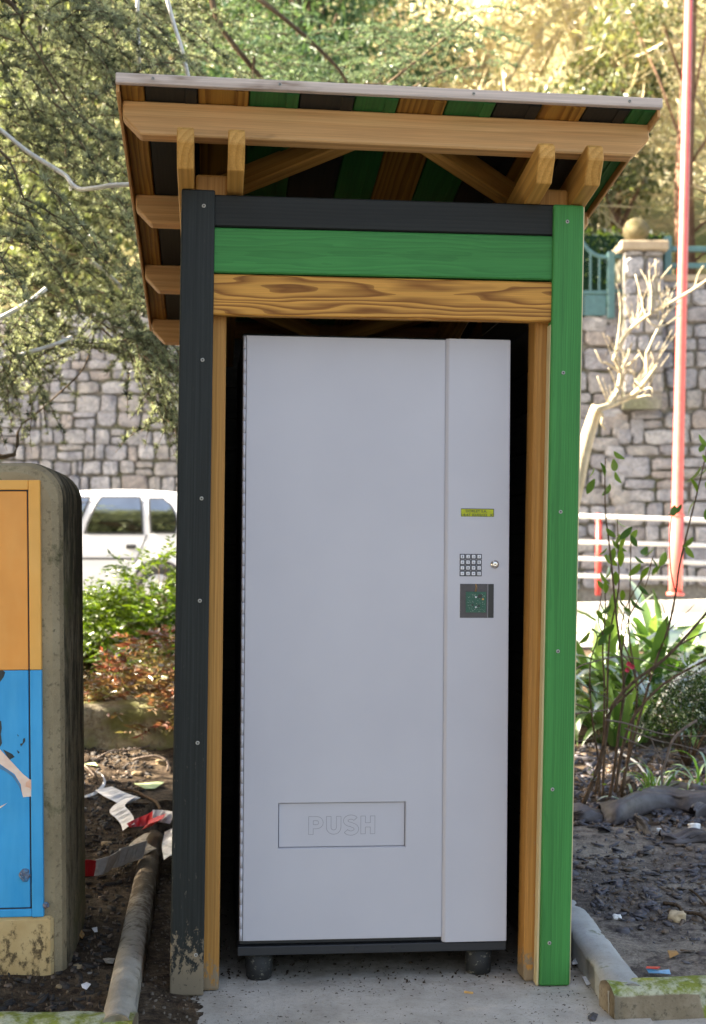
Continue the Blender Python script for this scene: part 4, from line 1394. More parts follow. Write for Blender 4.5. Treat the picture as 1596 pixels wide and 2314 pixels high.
def window(rows):
    g = [(rows[0][0] - .022, rows[0][1] - .024, rows[0][2] + .02)] + [(z, a - .024, b + .02) for z, a, b in rows] + [(rows[-1][0] + .018, rows[-1][1] - .012, rows[-1][2] + .012)]
    w = side_panel('window', g, .010, M_CARB, car)
    side_panel('pane', rows, .014, M_CARG, w)
window([(.895, -1.75, -.915), (1.0, -1.62, -.885), (1.12, -1.45, -.845), (1.22, -1.30, -.81), (1.272, -1.20, -.79)])
window([(.895, -.80, -.195), (1.0, -.775, -.205), (1.12, -.725, -.215), (1.22, -.685, -.225), (1.276, -.65, -.24)])
window([(.905, -.085, .160), (1.0, -.095, .178), (1.10, -.105, .150), (1.20, -.115, .095), (1.262, -.12, .02)])
door = side_panel('door', [(.25, -.93, -.33), (.50, -.93, -.31), (.70, -.93, -.21), (.87, -.93, -.15)], .004, M_CARP, car)
for rows in ([(.25, -.322, -.312), (.45, -.318, -.306), (.62, -.245, -.232), (.87, -.145, -.132)], [(.25, -.942, -.932), (.87, -.942, -.932)]):
    side_panel('door_gap', rows, .0045, M_CARB, door)
box('door_handle', (-.36, -.25, -.835, -.80, .715, .765), M_CARB, door, .008)
side_panel('trim_strip', [(.598, -1.9, -.27), (.618, -1.9, -.262)], .012, M_CARB, car)
side_panel('sill', [(.19, -2.1, -.36), (.24, -2.1, -.36)], .004, M_CARB, car)
for wx in (0.0, -2.44):
    V, F = [], []
    for k in range(25):
        a = math.pi * k / 24
        for r, off in ((.375, .004), (.345, .022), (.315, .018)):
            z = .285 + r * math.sin(a)
            V.append((wx - r * math.cos(a), -.802 - off, z))
    for k in range(24):
        for j in range(2):
            a = k * 3 + j
            F.append((a, a + 1, a + 4, a + 3))
    obj('wheel_arch', V, F, M_CARP, car, True)
    V = [(wx - .315 * math.cos(math.pi * k / 24), -.812, .285 + .315 * math.sin(math.pi * k / 24)) for k in range(25)]
    V += [(x, -.70, z) for x, _, z in V]
    obj('arch_liner', V, [tuple(range(25))] + [(k, k + 1, 26 + k, 25 + k) for k in range(24)], M_CARB, car)
    for sy in (-1, 1):
        wh = lathe('wheel', [(.20, -.075), (.265, -.08), (.285, -.05), (.285, .05), (.265, .08), (.20, .075)], M_TYRE, car, 28, Matrix.Translation((wx, sy * .76, .285)) @ Matrix.Rotation(math.pi / 2, 4, 'X'))
        lathe('wheel_cover', [(.198, .055), (.185, .07), (.10, .085), (.03, .088)], M_HUB, wh, 24)
box('bumper', (.42, .63, -.74, .74, .30, .55), M_CARP, car, .05, 3)
box('bumper', (-3.27, -3.0, -.70, .70, .28, .50), M_CARP, car, .05, 3)
box('tail_light', (.42, .60, -.735, -.56, .62, .86), M_REDPAINT, car, .02)
V = [(-1.90, -.62, .965), (-1.90, .62, .965), (-1.34, .54, 1.30), (-1.34, -.54, 1.30)]
obj('windscreen', [(x - .012, y, z + .012) for x, y, z in V], [(0, 1, 2, 3)], M_CARG, car)

# ------------------------------------------------------------------ foliage builders (arrays)
def rand_dirs(n):
    d = NP.normal(size=(n, 3)); return d / np.linalg.norm(d, axis=1, keepdims=True)
def rosette_arrays(C, A, L, nn, wid=.0022, spread=1.0):
    """needle tufts: C centres, A axes, L lengths; every needle is one thin triangle"""
    n = len(C)
    C = np.repeat(C, nn, 0); A = np.repeat(A, nn, 0); L = np.repeat(L, nn)
    d = rand_dirs(n * nn) * spread + A * .75
    d /= np.linalg.norm(d, axis=1, keepdims=True)
    s = np.cross(d, rand_dirs(n * nn)); s /= np.linalg.norm(s, axis=1, keepdims=True) + 1e-9
    L = (L * NP.uniform(.7, 1.1, n * nn))[:, None]
    w = wid * (L / .03)
    V = np.stack([C - s * w, C + s * w, C + d * L], 1).reshape(-1, 3)
    T = np.arange(n * nn * 3).reshape(-1, 3)
    return V, T
def leaf_arrays(C, Dv, L, W, fold=.25):
    """leaves: C bases, Dv directions, length and width; four corners, creased along the rib"""
    n = len(C)
    s = np.cross(Dv, rand_dirs(n)); s /= np.linalg.norm(s, axis=1, keepdims=True) + 1e-9
    u = np.cross(s, Dv)
    L = np.asarray(L).reshape(-1, 1); W = np.asarray(W).reshape(-1, 1)
    mid = C + Dv * L * .45 + u * W * fold
    V = np.stack([C, mid + s * W * .5, C + Dv * L, mid - s * W * .5], 1).reshape(-1, 3)
    b = np.arange(n)[:, None] * 4
    T = np.concatenate([b + np.array([[0, 1, 2]]), b + np.array([[0, 2, 3]])], 1).reshape(-1, 3)
    return V, T
def norm(a): return a / (np.linalg.norm(a, axis=1, keepdims=True) + 1e-9)

def in_poly(x, y, P):
    c = False; j = len(P) - 1
    for i in range(len(P)):
        if (P[i][1] > y) != (P[j][1] > y) and x < (P[j][0] - P[i][0]) * (y - P[i][1]) / (P[j][1] - P[i][1]) + P[i][0]: c = not c
        j = i
    return c

def conifer_sprays(origins, dirs, lens, needle, nn, twig_mb, rr, gap=.022, side=.055, droop=.35):
    C, A, Ls = [], [], []
    for o, d, ln in zip(origins, dirs, lens):
        o = Vector(o); d = Vector(d).normalized()
        sd = d.cross(Vector((rr.uniform(-.4, .4), rr.uniform(-.4, .4), 1))).normalized()
        pts = []
        n = max(4, int(ln / .05))
        for i in range(n + 1):
            t = i / n
            pts.append(o + d * ln * t + Vector((0, 0, -droop * ln * t * t)) + Vector((rr.gauss(0, .006), rr.gauss(0, .006), rr.gauss(0, .006))))
        twig_mb.tube(pts, [max(.0012, .0038 * (1 - .75 * i / n)) for i in range(n + 1)], 4)
        m = int(ln / gap)
        for i in range(m):
            t = (i + rr.random()) / m
            k = min(int(t * n), n - 1); p = pts[k].lerp(pts[k + 1], t * n - k)
            up = Vector((rr.gauss(0, .5), rr.gauss(0, .5), .6 + rr.gauss(0, .4))).normalized()
            C.append(p + up * .006); A.append(up); Ls.append(needle * rr.uniform(.75, 1.15))
        m = int(ln / side)
        for i in range(1, m):
            t = i / m
            k = min(int(t * n), n - 1); p = pts[k]
            sl = (1 - t * .65) * rr.uniform(.07, .20) * (ln / .5)
            s2 = (sd * (1 if i % 2 else -1) + d * rr.uniform(.3, .9) + Vector((0, 0, rr.uniform(-.35, .1)))).normalized()
            q = p + s2 * sl + Vector((0, 0, -.15 * sl))
            twig_mb.tube([p, p.lerp(q, .5) + Vector((0, 0, .06 * sl)), q], [.0024, .0018, .0012], 3)
            mm = max(2, int(sl / gap))
            for j in range(mm):
                c = p.lerp(q, (j + .6) / mm)
                up = Vector((rr.gauss(0, .5), rr.gauss(0, .5), .6 + rr.gauss(0, .4))).normalized()
                C.append(c + up * .005); A.append(up); Ls.append(needle * rr.uniform(.7, 1.1))
    return np.array([c[:] for c in C]), np.array([a[:] for a in A]), np.array(Ls)

def blocks_tint(n, per, lo=0, hi=1):
    return np.repeat(NP.uniform(lo, hi, n), per)

# ------------------------------------------------------------------ the big cedar, whose boughs hang in from the upper left
rc = random.Random(17)
cd = thing('cedar_tree', (-5.4, 7.6, ground_z(-5.4, 7.6)), 'large cedar with needle boughs hanging in from the left beside the shelter', 'tree')
cdo = cd.location.copy()
tk = MB()
tk.tube([Vector((0, 0, -.2)), Vector((.05, 0, 1.2)), Vector((.02, .1, 4)), Vector((0, .05, 8)), Vector((.05, 0, 11.5))], [.42, .34, .27, .16, .04], 12)
tk.build('trunk', B_CEDAR, cd)
bmb = MB()
bl = []
def bough(pts, r0, r1):
    pts = smooth_path(pts, 5)
    n = len(pts)
    bmb.tube([Vector(p) - cdo for p in pts], [r0 + (min(r1, .004) - r0) * min(1, 1.9 * i / (n - 1)) ** .5 for i in range(n)], 7)
tip = lambda: Vector((-5.3, 7.6, rc.uniform(3, 6.5)))
bough([(-5.3, 7.6, 3.4), (-3.4, 7.2, 3.9), D(-60, 610, 7.0), D(60, 640, 7.0), D(150, 682, 6.9), D(270, 758, 6.8), D(345, 832, 6.7)], .06, .006)
bough([(-5.3, 7.6, 2.7), (-3.6, 7.0, 2.7), D(-60, 1010, 6.6), D(50, 958, 6.6), D(130, 892, 6.6), D(190, 830, 6.7), D(215, 745, 6.8)], .055, .009)
bough([(-5.3, 7.6, 4.9), (-3.2, 6.6, 5.0), D(-30, -40, 6.0), D(50, 70, 6.0), D(110, 160, 6.0), D(180, 260, 6.1), D(280, 330, 6.3)], .05, .006)
bough([(-5.3, 7.6, 5.5), (-3, 7.4, 5.6), D(150, -60, 7.4), D(230, 60, 7.4), D(300, 170, 7.4), D(330, 300, 7.5)], .05, .006)
bough([(-5.3, 7.6, 4.3), (-3.2, 8, 4.4), D(-40, 330, 8.2), D(90, 370, 8.2), D(230, 430, 8.3), D(360, 480, 8.4)], .05, .006)
bough([(-5.3, 7.6, 3.9), (-3.2, 8.3, 3.9), D(-40, 520, 8.6), D(110, 560, 8.6), D(260, 600, 8.6), D(400, 640, 8.7)], .045, .006)
bough([(-5.3, 7.6, 4.6), (-2.6, 5.6, 4.0), D(-40, 300, 5.4), D(20, 360, 5.4), D(55, 450, 5.45), D(90, 540, 5.5)], .03, .004)
bough([D(190, 700, 6.9), D(260, 770, 6.9), D(330, 830, 6.8), D(390, 900, 6.7)], .012, .003)
bough([D(90, 60, 6.6), D(100, 150, 6.6), D(140, 260, 6.6), D(150, 360, 6.7)], .012, .003)
bough([D(215, -20, 6.9), D(240, 80, 6.9), D(235, 180, 7), D(260, 280, 7)], .012, .003)
bough([D(-20, 620, 6.2), D(20, 560, 6.2), D(40, 500, 6.2)], .010, .003)
twmb = MB()
MASK = [(-60, -60), (500, -60), (500, 930), (402, 965), (372, 948), (335, 880), (300, 860), (262, 800), (205, 782), (150, 820), (110, 880), (60, 905), (-60, 925)]
O, DD, LL = [], [], []
def sow(n, ya, yb, Y0, Y1, xa=-50, xb=420, l0=.28, l1=.62, dx=(.2, 1.0), dz=(-.9, .25), free=False):
    k = 0
    while k < n:
        x, y = rc.uniform(xa, xb), rc.uniform(ya, yb)
        if not in_poly(x, y, MASK): continue
        Y = rc.uniform(Y0, Y1)
        ln = rc.uniform(l0, l1)
        d = Vector((rc.uniform(*dx) * rc.choice((1, 1, 1, -1)), rc.uniform(-.6, .4), rc.uniform(*dz))).normalized()
        # the spray must end inside the outline too
        e = D(x, y, Y) + d * ln + Vector((0, 0, -.35 * ln))
        ex, ey = CX + e.x / e.y * FPX, CY - (e.z - CAM_H) / e.y * FPX
        if ey > 560 and not free and not in_poly(ex, ey, MASK): continue
        O.append(D(x, y, Y) - cdo); DD.append(d); LL.append(ln); k += 1
sow(165, -50, 330, 5.8, 8.2, l0=.3, l1=.6)
sow(66, 300, 600, 6.2, 7.7)
sow(90, 580, 900, 6.2, 7.6, l0=.22, l1=.45)
sow(50, 730, 935, 6.3, 6.9, xa=285, xb=405, l0=.14, l1=.26, dz=(-1.2, -.2), dx=(.1, .7), free=True)
sow(46, 690, 900, 6.2, 7.0, xa=-50, xb=110, l0=.14, l1=.28, dz=(-1.2, -.1), dx=(.1, .6), free=True)
sow(22, 680, 860, 6.2, 7.0, xa=110, xb=300, l0=.16, l1=.30)
sow(9, 300, 560, 5.2, 5.6, xa=-50, xb=80, l0=.25, l1=.4)
# the hanging tip in front of the wall
O.append(D(395, 940, 6.7) - cdo); DD.append(Vector((-1, -.2, -.25))); LL.append(.30)
O.append(D(360, 860, 6.7) - cdo); DD.append(Vector((-.25, -.2, -.9))); LL.append(.26)
C, A, Ls = conifer_sprays(O, DD, LL, .035, 10, twmb, rc)
V, T = rosette_arrays(C, A, Ls, 16, .0023)
np_mesh('needles', V, T, L_CEDAR, cd, np.repeat(NP.beta(1.3, 1.6, len(C)), 48))
bmb.build('bough', B_CEDAR, cd)
twmb.build('twigs', B_CEDAR, cd, False)
# the rest of the crown, out of view: coarser tufts spread to steer the sun
n = 42000
cx = NP.uniform(-6.6, -2.7, n); cy = NP.uniform(-4.2, 9.2, n); cz = NP.uniform(1.7, 9.0, n)
dens = np.array([1.0 if y < 6.1 else (.22 if z < 3.7 else ((.008 if z < 5.7 else .16) if y < 7.4 else (.005 if z < 6.2 else .08))) for y, z in zip(cy, cz)])  # thick where it shades the shelter, thin where seen boughs stay sunlit
# layered like a cedar: boughs sit in tiers
tier = .5 + .5 * np.sin(cz * 5.2 + .8 * np.sin(cx * 2) + .9 * np.sin(cy * 1.7))
keep = (NP.uniform(0, 1, n) < dens * np.where(cy < 6.1, .85 + .15 * tier, .45 + .55 * tier))
keep &= (cx < -.262 * cy - .42) | (cz > 1.6 + .42 * cy + .4)
keep &= ((cx + 5.4) ** 2 / 9.5 + (cy - 2.6) ** 2 / 50 + ((cz - 4.6) / 5.0) ** 2 * .8) < 1.35
C2 = np.stack([cx, cy, cz], 1)[keep] - np.array(cdo[:])
n2 = len(C2)
C3 = np.repeat(C2, 9, 0) + NP.normal(0, .13, (n2 * 9, 3)) * np.array([1, 1, .5])
d3 = norm(NP.normal(size=(n2 * 9, 3)) * np.array([1, 1, .4]) + np.array([0, 0, -.2]))
V, T = leaf_arrays(C3, d3, NP.uniform(.08, .17, len(C3)), NP.uniform(.03, .06, len(C3)))
np_mesh('crown', V, T, L_CEDAR, cd, np.repeat(NP.uniform(0, .8, len(C3)), 4))
lb = MB()
for i in range(34):
    a = rc.uniform(0, 2 * math.pi); z = rc.uniform(1.8, 8.5)
    e = Vector((-5.4 + 2.6 * math.cos(a), 7.0 - 2.5 + 3.4 * math.sin(a), z))
    if e.x > -.262 * e.y - .5: continue
    s = Vector((-5.4, 7.6, z - .3))
    lb.tube([s - cdo, (s + e) / 2 + Vector((0, 0, .25)) - cdo, e - cdo], [.06, .035, .01], 5)
lb.build('bough', B_CEDAR, cd)

# second cedar: bluish, its trunk hidden behind the shelter
rc2 = random.Random(23)
c2 = thing('cedar_tree', (.25, 10.4, soil_z(.25, 10.2)), 'bluish cedar whose level sprays show above the shelter roof', 'tree')
c2o = c2.location.copy()
tk = MB(); tk.tube([Vector((0, 0, -.3)), Vector((.04, 0, 2.5)), Vector((-.05, .1, 3.4)), Vector((0, 0, 3.9))], [.2, .16, .12, .06], 10); tk.build('trunk', B_CEDAR, c2)
bm2, tw2 = MB(), MB()
def bough2(pts, r0, r1):
    p = smooth_path(pts, 5); n = len(p)
    bm2.tube([q - c2o for q in p], [r0 + (r1 - r0) * i / (n - 1) for i in range(n)], 6)
bough2([D(470, -30, 9.0), D(500, 60, 9.0), D(560, 140, 9.0), D(600, 190, 9.1), D(640, 260, 9.2)], .022, .012)
bough2([D(560, -20, 8.8), D(640, 40, 8.8), D(720, 110, 8.9), D(775, 170, 9.0), D(800, 240, 9.2)], .016, .009)
bough2([D(575, 130, 9.0), D(570, 190, 9.0), D(560, 250, 9.1)], .012, .008)
bough2([D(800, 250, 9.6), D(900, 170, 9.4), D(1000, 90, 9.2), D(1060, 40, 9.1)], .012, .004)
bough2([D(860, 260, 9.8), D(930, 200, 9.6), D(1010, 160, 9.6), D(1090, 150, 9.6)], .012, .004)
bough2([D(660, 230, 9.4), D(740, 200, 9.4), D(830, 190, 9.4), D(900, 190, 9.4)], .012, .004)
bough2([Vector((.25, 10.4, 3.6)), D(700, 260, 9.6), D(560, 200, 9.3), D(450, 170, 9.0)], .02, .006)
O, DD, LL = [], [], []
M2 = [(380, -60), (560, -60), (600, 40), (700, 90), (860, 70), (960, 20), (1090, -10), (1110, 60), (1020, 120), (1080, 150), (1060, 190), (960, 200), (900, 260), (380, 260)]
k = 0
while k < 110:
    x, y = rc2.uniform(380, 1110), rc2.uniform(-50, 260)
    if not in_poly(x, y, M2): continue
    if x < 620 and rc2.random() < .3: continue
    Y = rc2.uniform(8.8, 10.4)
    O.append(D(x, y, Y) - c2o); DD.append(Vector((rc2.uniform(.4, 1) * rc2.choice((1, 1, -1)), rc2.uniform(-.6, .5), rc2.uniform(-.25, .45)))); LL.append(rc2.uniform(.3, .62)); k += 1
for (xa, ya, xb_, yb_) in ((940, 130, 1060, 50), (860, 105, 960, 40), (930, 160, 1000, 130), (960, 190, 1075, 150), (900, 200, 985, 170), (1000, 95, 1090, 20), (870, 230, 960, 205)):
    a, b = D(xa, ya, 9.2), D(xb_, yb_, 9.1)
    O.append(a - c2o); DD.append(b - a + Vector((0, 0, .35 * (b - a).length * .5))); LL.append((b - a).length * 1.1)
C, A, Ls = conifer_sprays(O, DD, LL, .030, 9, tw2, rc2, droop=.22)
V, T = rosette_arrays(C, A, Ls, 10, .0036)
np_mesh('needles', V, T, L_CEDARB, c2, np.repeat(NP.beta(1.3, 1.4, len(C)), 30))
bm2.build('bough', B_CEDAR, c2); tw2.build('twigs', B_CEDAR, c2, False)

# ------------------------------------------------------------------ white cables strung through the boughs
def cable(pts, r, label):
    o = tube('cable', smooth_path(pts, 6), r, M_CABLE, None, 8)
    tag(o, label, 'cable', 'white cables strung among the cedar boughs')
cable([D(-40, 270, 5.9), D(0, 292, 5.9), D(60, 340, 5.9), D(120, 378, 5.85), D(150, 398, 5.8), D(162, 415, 5.75), D(182, 427, 5.7), D(220, 424, 5.5), D(260, 418, 5.4), D(330, 417, 5.3)], .0095, 'white cable sagging in a bend to the left roof edge')
cable([D(312, -40, 6.6), D(311, 30, 6.6), D(312, 70, 6.6), D(315, 130, 6.6), D(313, 180, 6.7)], .0095, 'white cable hanging straight down left of the roof corner')
cable([D(368, -40, 6.2), D(380, 5, 6.2), D(395, 60, 6.2), D(408, 100, 6.2), D(424, 165, 6.2), D(436, 230, 6.2)], .0095, 'white cable slanting down behind the roof edge board')
cable([D(-30, 728, 6.3), D(0, 718, 6.3), D(40, 697, 6.3), D(75, 675, 6.35), D(104, 652, 6.4)], .0105, 'upper short white cable across the lower cedar boughs')
cable([D(30, 808, 6.3), D(60, 797, 6.3), D(100, 786, 6.3), D(140, 772, 6.3), D(160, 762, 6.4)], .0100, 'lower short white cable in front of the stone wall')
cable([D(205, 590, 7.4), D(240, 615, 7.4), D(262, 637, 7.4), D(290, 668, 7.5)], .012, 'short white cable dipping behind the cedar tips')

# ------------------------------------------------------------------ trees on the hillside
def leaf_tree(name, label, X, Y, h, blobs, nleaf, ls, mat, trunk_r, bark, cat='tree', group='trees on the hillside behind the wall', twigs=0, needle=False, z0=None, tmat=None):
    z = hill_z(X, Y) if z0 is None else z0
    t = thing(name, (X, Y, z), label, cat, group)
    rt = random.Random(int(X * 91 + Y * 17))
    mb = MB()
    mb.tube([Vector((0, 0, -.5)), Vector((rt.uniform(-.1, .1), 0, h * .3)), Vector((rt.uniform(-.2, .2), .1, h * .65)), Vector((0, 0, h * .95))], [trunk_r, trunk_r * .8, trunk_r * .5, trunk_r * .15], 8)
    mb.build('trunk', bark, t)
    lm = MB()
    C, W = [], []
    tot = sum(b[3] * b[3] for b in blobs)
    for bx, by, bz, br in blobs:
        k = int(nleaf * br * br / tot)
        sub = max(4, k // 55)
        for s in range(sub):     # leaves gather into smaller clumps with gaps between
            d = rand_dirs(1)[0]
            cc = np.array([bx, by, bz]) + d * br * rt.uniform(.35, 1.0) * np.array([1, 1, .8])
            kk = k // sub
            C.append(cc + NP.normal(0, br * .13 + .06, (kk, 3)) * np.array([1, 1, .7]))
            W.append(np.full(kk, rt.random()))
        lm.tube([Vector((0, 0, max(.2, bz * .55))), Vector((bx * .5, by * .5, bz * .8)), Vector((bx, by, bz))], [trunk_r * (.14 if needle else .4), trunk_r * (.1 if needle else .28), trunk_r * .06], 5)
    lm.build('limb', bark, t)
    C = np.concatenate(C); W = np.clip(np.concatenate(W) * .6 + NP.uniform(0, .4, len(C)), 0, 1)
    d = norm(NP.normal(size=C.shape) + np.array([0, 0, -.35 if needle else 0]))
    V, T = leaf_arrays(C, d, NP.uniform(.6, 1.2, len(C)) * ls, NP.uniform(.6, 1.1, len(C)) * ls * (.22 if needle else .5))
    np_mesh('crown', V, T, mat, t, np.repeat(W, 4))
    if twigs:
        P = np.array([rt.choice(blobs) for _ in range(twigs)])
        base = P[:, :3] + rand_dirs(twigs) * P[:, 3:4] * .8
        dd = norm(NP.normal(size=(twigs, 3)) + np.array([.3, 0, .1]))
        V, T = leaf_arrays(base, dd, NP.uniform(.35, 1.1, twigs), NP.uniform(.018, .04, twigs), .4)
        np_mesh('bare_twigs', V, T, tmat or L_TWIG, t, np.repeat(NP.uniform(0, 1, twigs), 4))
    return t

def blobs_round(h, r, n, seed, low=.35):
    rt = random.Random(seed); out = []
    for i in range(n):
        a = rt.uniform(0, 6.283); f = low + (1 - low) * (i + .5) / n
        rad = r * math.sin(min(1, (1.08 - f) / (1 - low) * 1.1) * math.pi / 2) * rt.uniform(.3, .85)
        out.append((rad * math.cos(a), rad * math.sin(a), h * f, r * rt.uniform(.32, .55)))
    return out
def blobs_cone(h, r, n, seed, low=.12):
    rt = random.Random(seed); out = []
    for i in range(n):
        f = low + (1 - low) * (i + .5) / n; a = i * 2.4 + rt.uniform(-.4, .4)
        rad = r * (1 - f) * rt.uniform(.45, .9) + .1
        out.append((rad * math.cos(a), rad * math.sin(a), h * f, r * (.22 + .38 * (1 - f))))
    return out
# dark and mid green conifers filling the left and the middle
leaf_tree('deodar_tree', 'dense drooping deodar standing behind the middle of the roof', -.75, 20.7, 9, blobs_cone(9, 3.0, 30, 4), 16000, .26, L_DEODAR, .22, B_CEDAR, needle=True)
leaf_tree('conifer_tree', 'dark green conifer high above the wall at the far left', -6.8, 24, 9, blobs_cone(9, 3.2, 26, 5), 11000, .24, L_PINE, .22, B_PINE, needle=True)
leaf_tree('broadleaf_tree', 'sunlit green tree above the wall behind the left cedar boughs', -4.6, 22.2, 6.5, blobs_round(6.5, 2.4, 18, 6, .1), 9000, .17, L_GREEN, .16, B_CEDAR)
leaf_tree('broadleaf_tree', 'sunny pale green tree left of the roof above the wall', -2.9, 24.5, 7.5, blobs_round(7.5, 2.4, 16, 7, .1), 8000, .17, L_GREEN, .16, B_CEDAR)
leaf_tree('conifer_tree', 'dark conifer at the back behind the left roof edge', -3.6, 28, 11, blobs_cone(11, 3.2, 26, 8), 10000, .26, L_DEODAR, .22, B_PINE, needle=True)
leaf_tree('conifer_tree', 'green conifer beside the drooping deodar', .9, 27, 10, blobs_cone(10, 3.0, 26, 9), 9000, .26, L_DEODAR, .22, B_PINE, needle=True)
# bleached sunny trees of the upper right
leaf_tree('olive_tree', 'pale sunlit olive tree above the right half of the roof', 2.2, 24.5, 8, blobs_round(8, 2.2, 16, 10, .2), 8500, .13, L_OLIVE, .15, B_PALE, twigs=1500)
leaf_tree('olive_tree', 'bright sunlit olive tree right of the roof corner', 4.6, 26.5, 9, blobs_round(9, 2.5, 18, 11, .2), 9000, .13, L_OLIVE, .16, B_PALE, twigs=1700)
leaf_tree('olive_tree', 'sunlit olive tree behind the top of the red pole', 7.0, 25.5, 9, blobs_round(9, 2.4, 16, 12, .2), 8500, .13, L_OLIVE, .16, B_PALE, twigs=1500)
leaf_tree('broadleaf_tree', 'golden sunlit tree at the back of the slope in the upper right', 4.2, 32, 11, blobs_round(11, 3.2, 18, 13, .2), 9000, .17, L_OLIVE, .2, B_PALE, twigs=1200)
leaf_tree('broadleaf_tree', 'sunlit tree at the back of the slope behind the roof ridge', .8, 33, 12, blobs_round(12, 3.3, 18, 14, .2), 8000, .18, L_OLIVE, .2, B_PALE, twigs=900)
leaf_tree('pine_tree', 'pine with a reddish trunk standing behind the red pole', 5.35, 22.0, 9, [(0.6, 0, 6.4, 1.4), (-1.1, .3, 7.2, 1.3), (.5, .2, 8.2, 1.3), (1.6, .2, 5.2, 1.0), (1.7, -.3, 3.2, .8), (1.2, 0, 2.3, .7), (-.9, .2, 5.4, .8)], 7500, .20, L_PINE, .19, B_PINE, needle=True, twigs=500)
leaf_tree('dark_shrub_tree', 'dark leafed tree behind the stone ball and gate', 3.1, 22.6, 3.6, blobs_round(3.6, 1.6, 12, 15, .1), 5500, .14, L_PINE, .12, B_PINE, twigs=250)
leaf_tree('broadleaf_tree', 'shaded green tree right of the gate pillar behind the teal fence', 6.6, 21.6, 3.6, blobs_round(3.6, 1.4, 12, 16, .1), 5000, .14, L_GREEN, .12, B_PINE, twigs=350)
leaf_tree('broadleaf_tree', 'mixed green tree half hidden by the right roof corner', 4.5, 23.4, 4.6, blobs_round(4.6, 1.5, 12, 18, .1), 5500, .14, L_PINE, .13, B_PINE, twigs=500)
leaf_tree('conifer_tree', 'tall conifer at the very back behind the middle of the slope', -1.6, 36, 13, blobs_cone(13, 4, 26, 19), 8000, .3, L_DEODAR, .25, B_PINE, needle=True)
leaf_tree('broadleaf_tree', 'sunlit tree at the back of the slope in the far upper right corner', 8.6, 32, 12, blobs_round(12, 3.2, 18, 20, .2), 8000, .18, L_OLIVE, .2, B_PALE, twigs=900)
leaf_tree('broadleaf_tree', 'green tree at the back of the slope in the far upper left', -8.2, 30, 11, blobs_round(11, 3.2, 18, 22, .1), 7000, .2, L_GREEN, .2, B_PINE)
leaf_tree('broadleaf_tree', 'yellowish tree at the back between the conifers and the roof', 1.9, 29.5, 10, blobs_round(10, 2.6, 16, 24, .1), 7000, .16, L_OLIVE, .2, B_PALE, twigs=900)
# clipped hedge on the terrace behind the gate
hg_ = thing('hedge', (3.6, 20.6, 4.38), 'clipped bright green hedge behind the gate pillar', 'hedge')
n = 5200
C = np.stack([NP.uniform(-1.4, 1.1, n), NP.uniform(-.3, .3, n), NP.uniform(.85, 1.62, n)], 1)
V, T = leaf_arrays(C, norm(NP.normal(size=(n, 3))), NP.uniform(.05, .10, n), NP.uniform(.03, .05, n))
np_mesh('hedge_leaves', V, T, L_HEDGE, hg_, np.repeat(NP.uniform(0, 1, n), 4))
box('hedge_core', (-1.38, 1.08, -.26, .26, .2, 1.55), L_DEODAR, hg_)
sheet('terrace_lawn', [(1.5, 19.3, 4.62), (3.9, 19.3, 4.62), (3.9, 21.5, 5.0), (1.5, 21.5, 5.0)], M_GRASS, 8)

# ------------------------------------------------------------------ the pale pollarded tree right of the shelter
PYY = 11.0
pt = thing('pollarded_tree', (D(1285, 1400, PYY).x, PYY, road_z(1.7)), 'pale bare pollarded tree leaning out from behind the green post', 'tree')
po = pt.location.copy()
def pp(x, y, dy=0.0): return D(x, y, PYY + dy) - po
tm = MB()
p = smooth_path([pp(1230, 1420), pp(1268, 1250), pp(1301, 1100), pp(1320, 1015), pp(1337, 956), pp(1350, 918)], 5)
tm.tube(p, [.072 - .024 * i / (len(p) - 1) for i in range(len(p))], 10)
tm.build('trunk', B_PALE, pt)
rp = random.Random(31)
limbs = [([(1345, 925), (1370, 918), (1397, 908), (1435, 888), (1462, 856), (1484, 826)], .030, .016),
         ([(1375, 915), (1390, 895), (1397, 875), (1402, 842), (1393, 818), (1389, 803), (1424, 744), (1470, 709), (1529, 676), (1596, 634), (1640, 600)], .022, .009),
         ([(1462, 850), (1461, 800), (1466, 788), (1483, 750), (1510, 706), (1535, 684)], .013, .007),
         ([(1350, 920), (1362, 938), (1359, 955), (1368, 970)], .014, .007),
         ([(1389, 805), (1397, 760), (1402, 700), (1398, 660)], .009, .005),
         ([(1425, 742), (1452, 700), (1446, 660), (1436, 620)], .009, .005),
         ([(1470, 708), (1472, 660), (1468, 610), (1490, 590)], .009, .005),
         ([(1490, 696), (1484, 650), (1481, 585)], .008, .005),
         ([(1500, 690), (1490, 640), (1518, 600)], .008, .005),
         ([(1402, 842), (1372, 820), (1360, 818), (1345, 790)], .010, .005),
         ([(1402, 840), (1420, 800), (1428, 775)], .009, .006),
         ([(1412, 832), (1440, 806), (1446, 800)], .008, .006),
         ([(1375, 910), (1362, 880), (1350, 850)], .008, .005),
         ([(1395, 880), (1385, 850), (1375, 832)], .008, .005),
         ([(1440, 885), (1470, 876), (1474, 890)], .007, .005),
         ([(1430, 900), (1460, 893), (1475, 895)], .007, .005),
         ([(1536, 712), (1500, 735), (1470, 730), (1450, 690)], .007, .005),
         ([(1570, 650), (1578, 620), (1590, 600)], .008, .005)]
for i in range(58):
    sx_, sy_ = rp.choice([(1380, 905), (1400, 870), (1440, 730), (1480, 705), (1395, 810), (1440, 880), (1465, 850), (1500, 715)])
    sx_ += rp.uniform(-14, 14); sy_ += rp.uniform(-14, 14)
    a = rp.uniform(-.7, .7); l = rp.uniform(30, 110)
    limbs.append(([(sx_, sy_), (sx_ + math.sin(a) * l * .5 + rp.uniform(-5, 5), sy_ - l * .5), (sx_ + math.sin(a) * l, sy_ - l)], .0046, .0022))
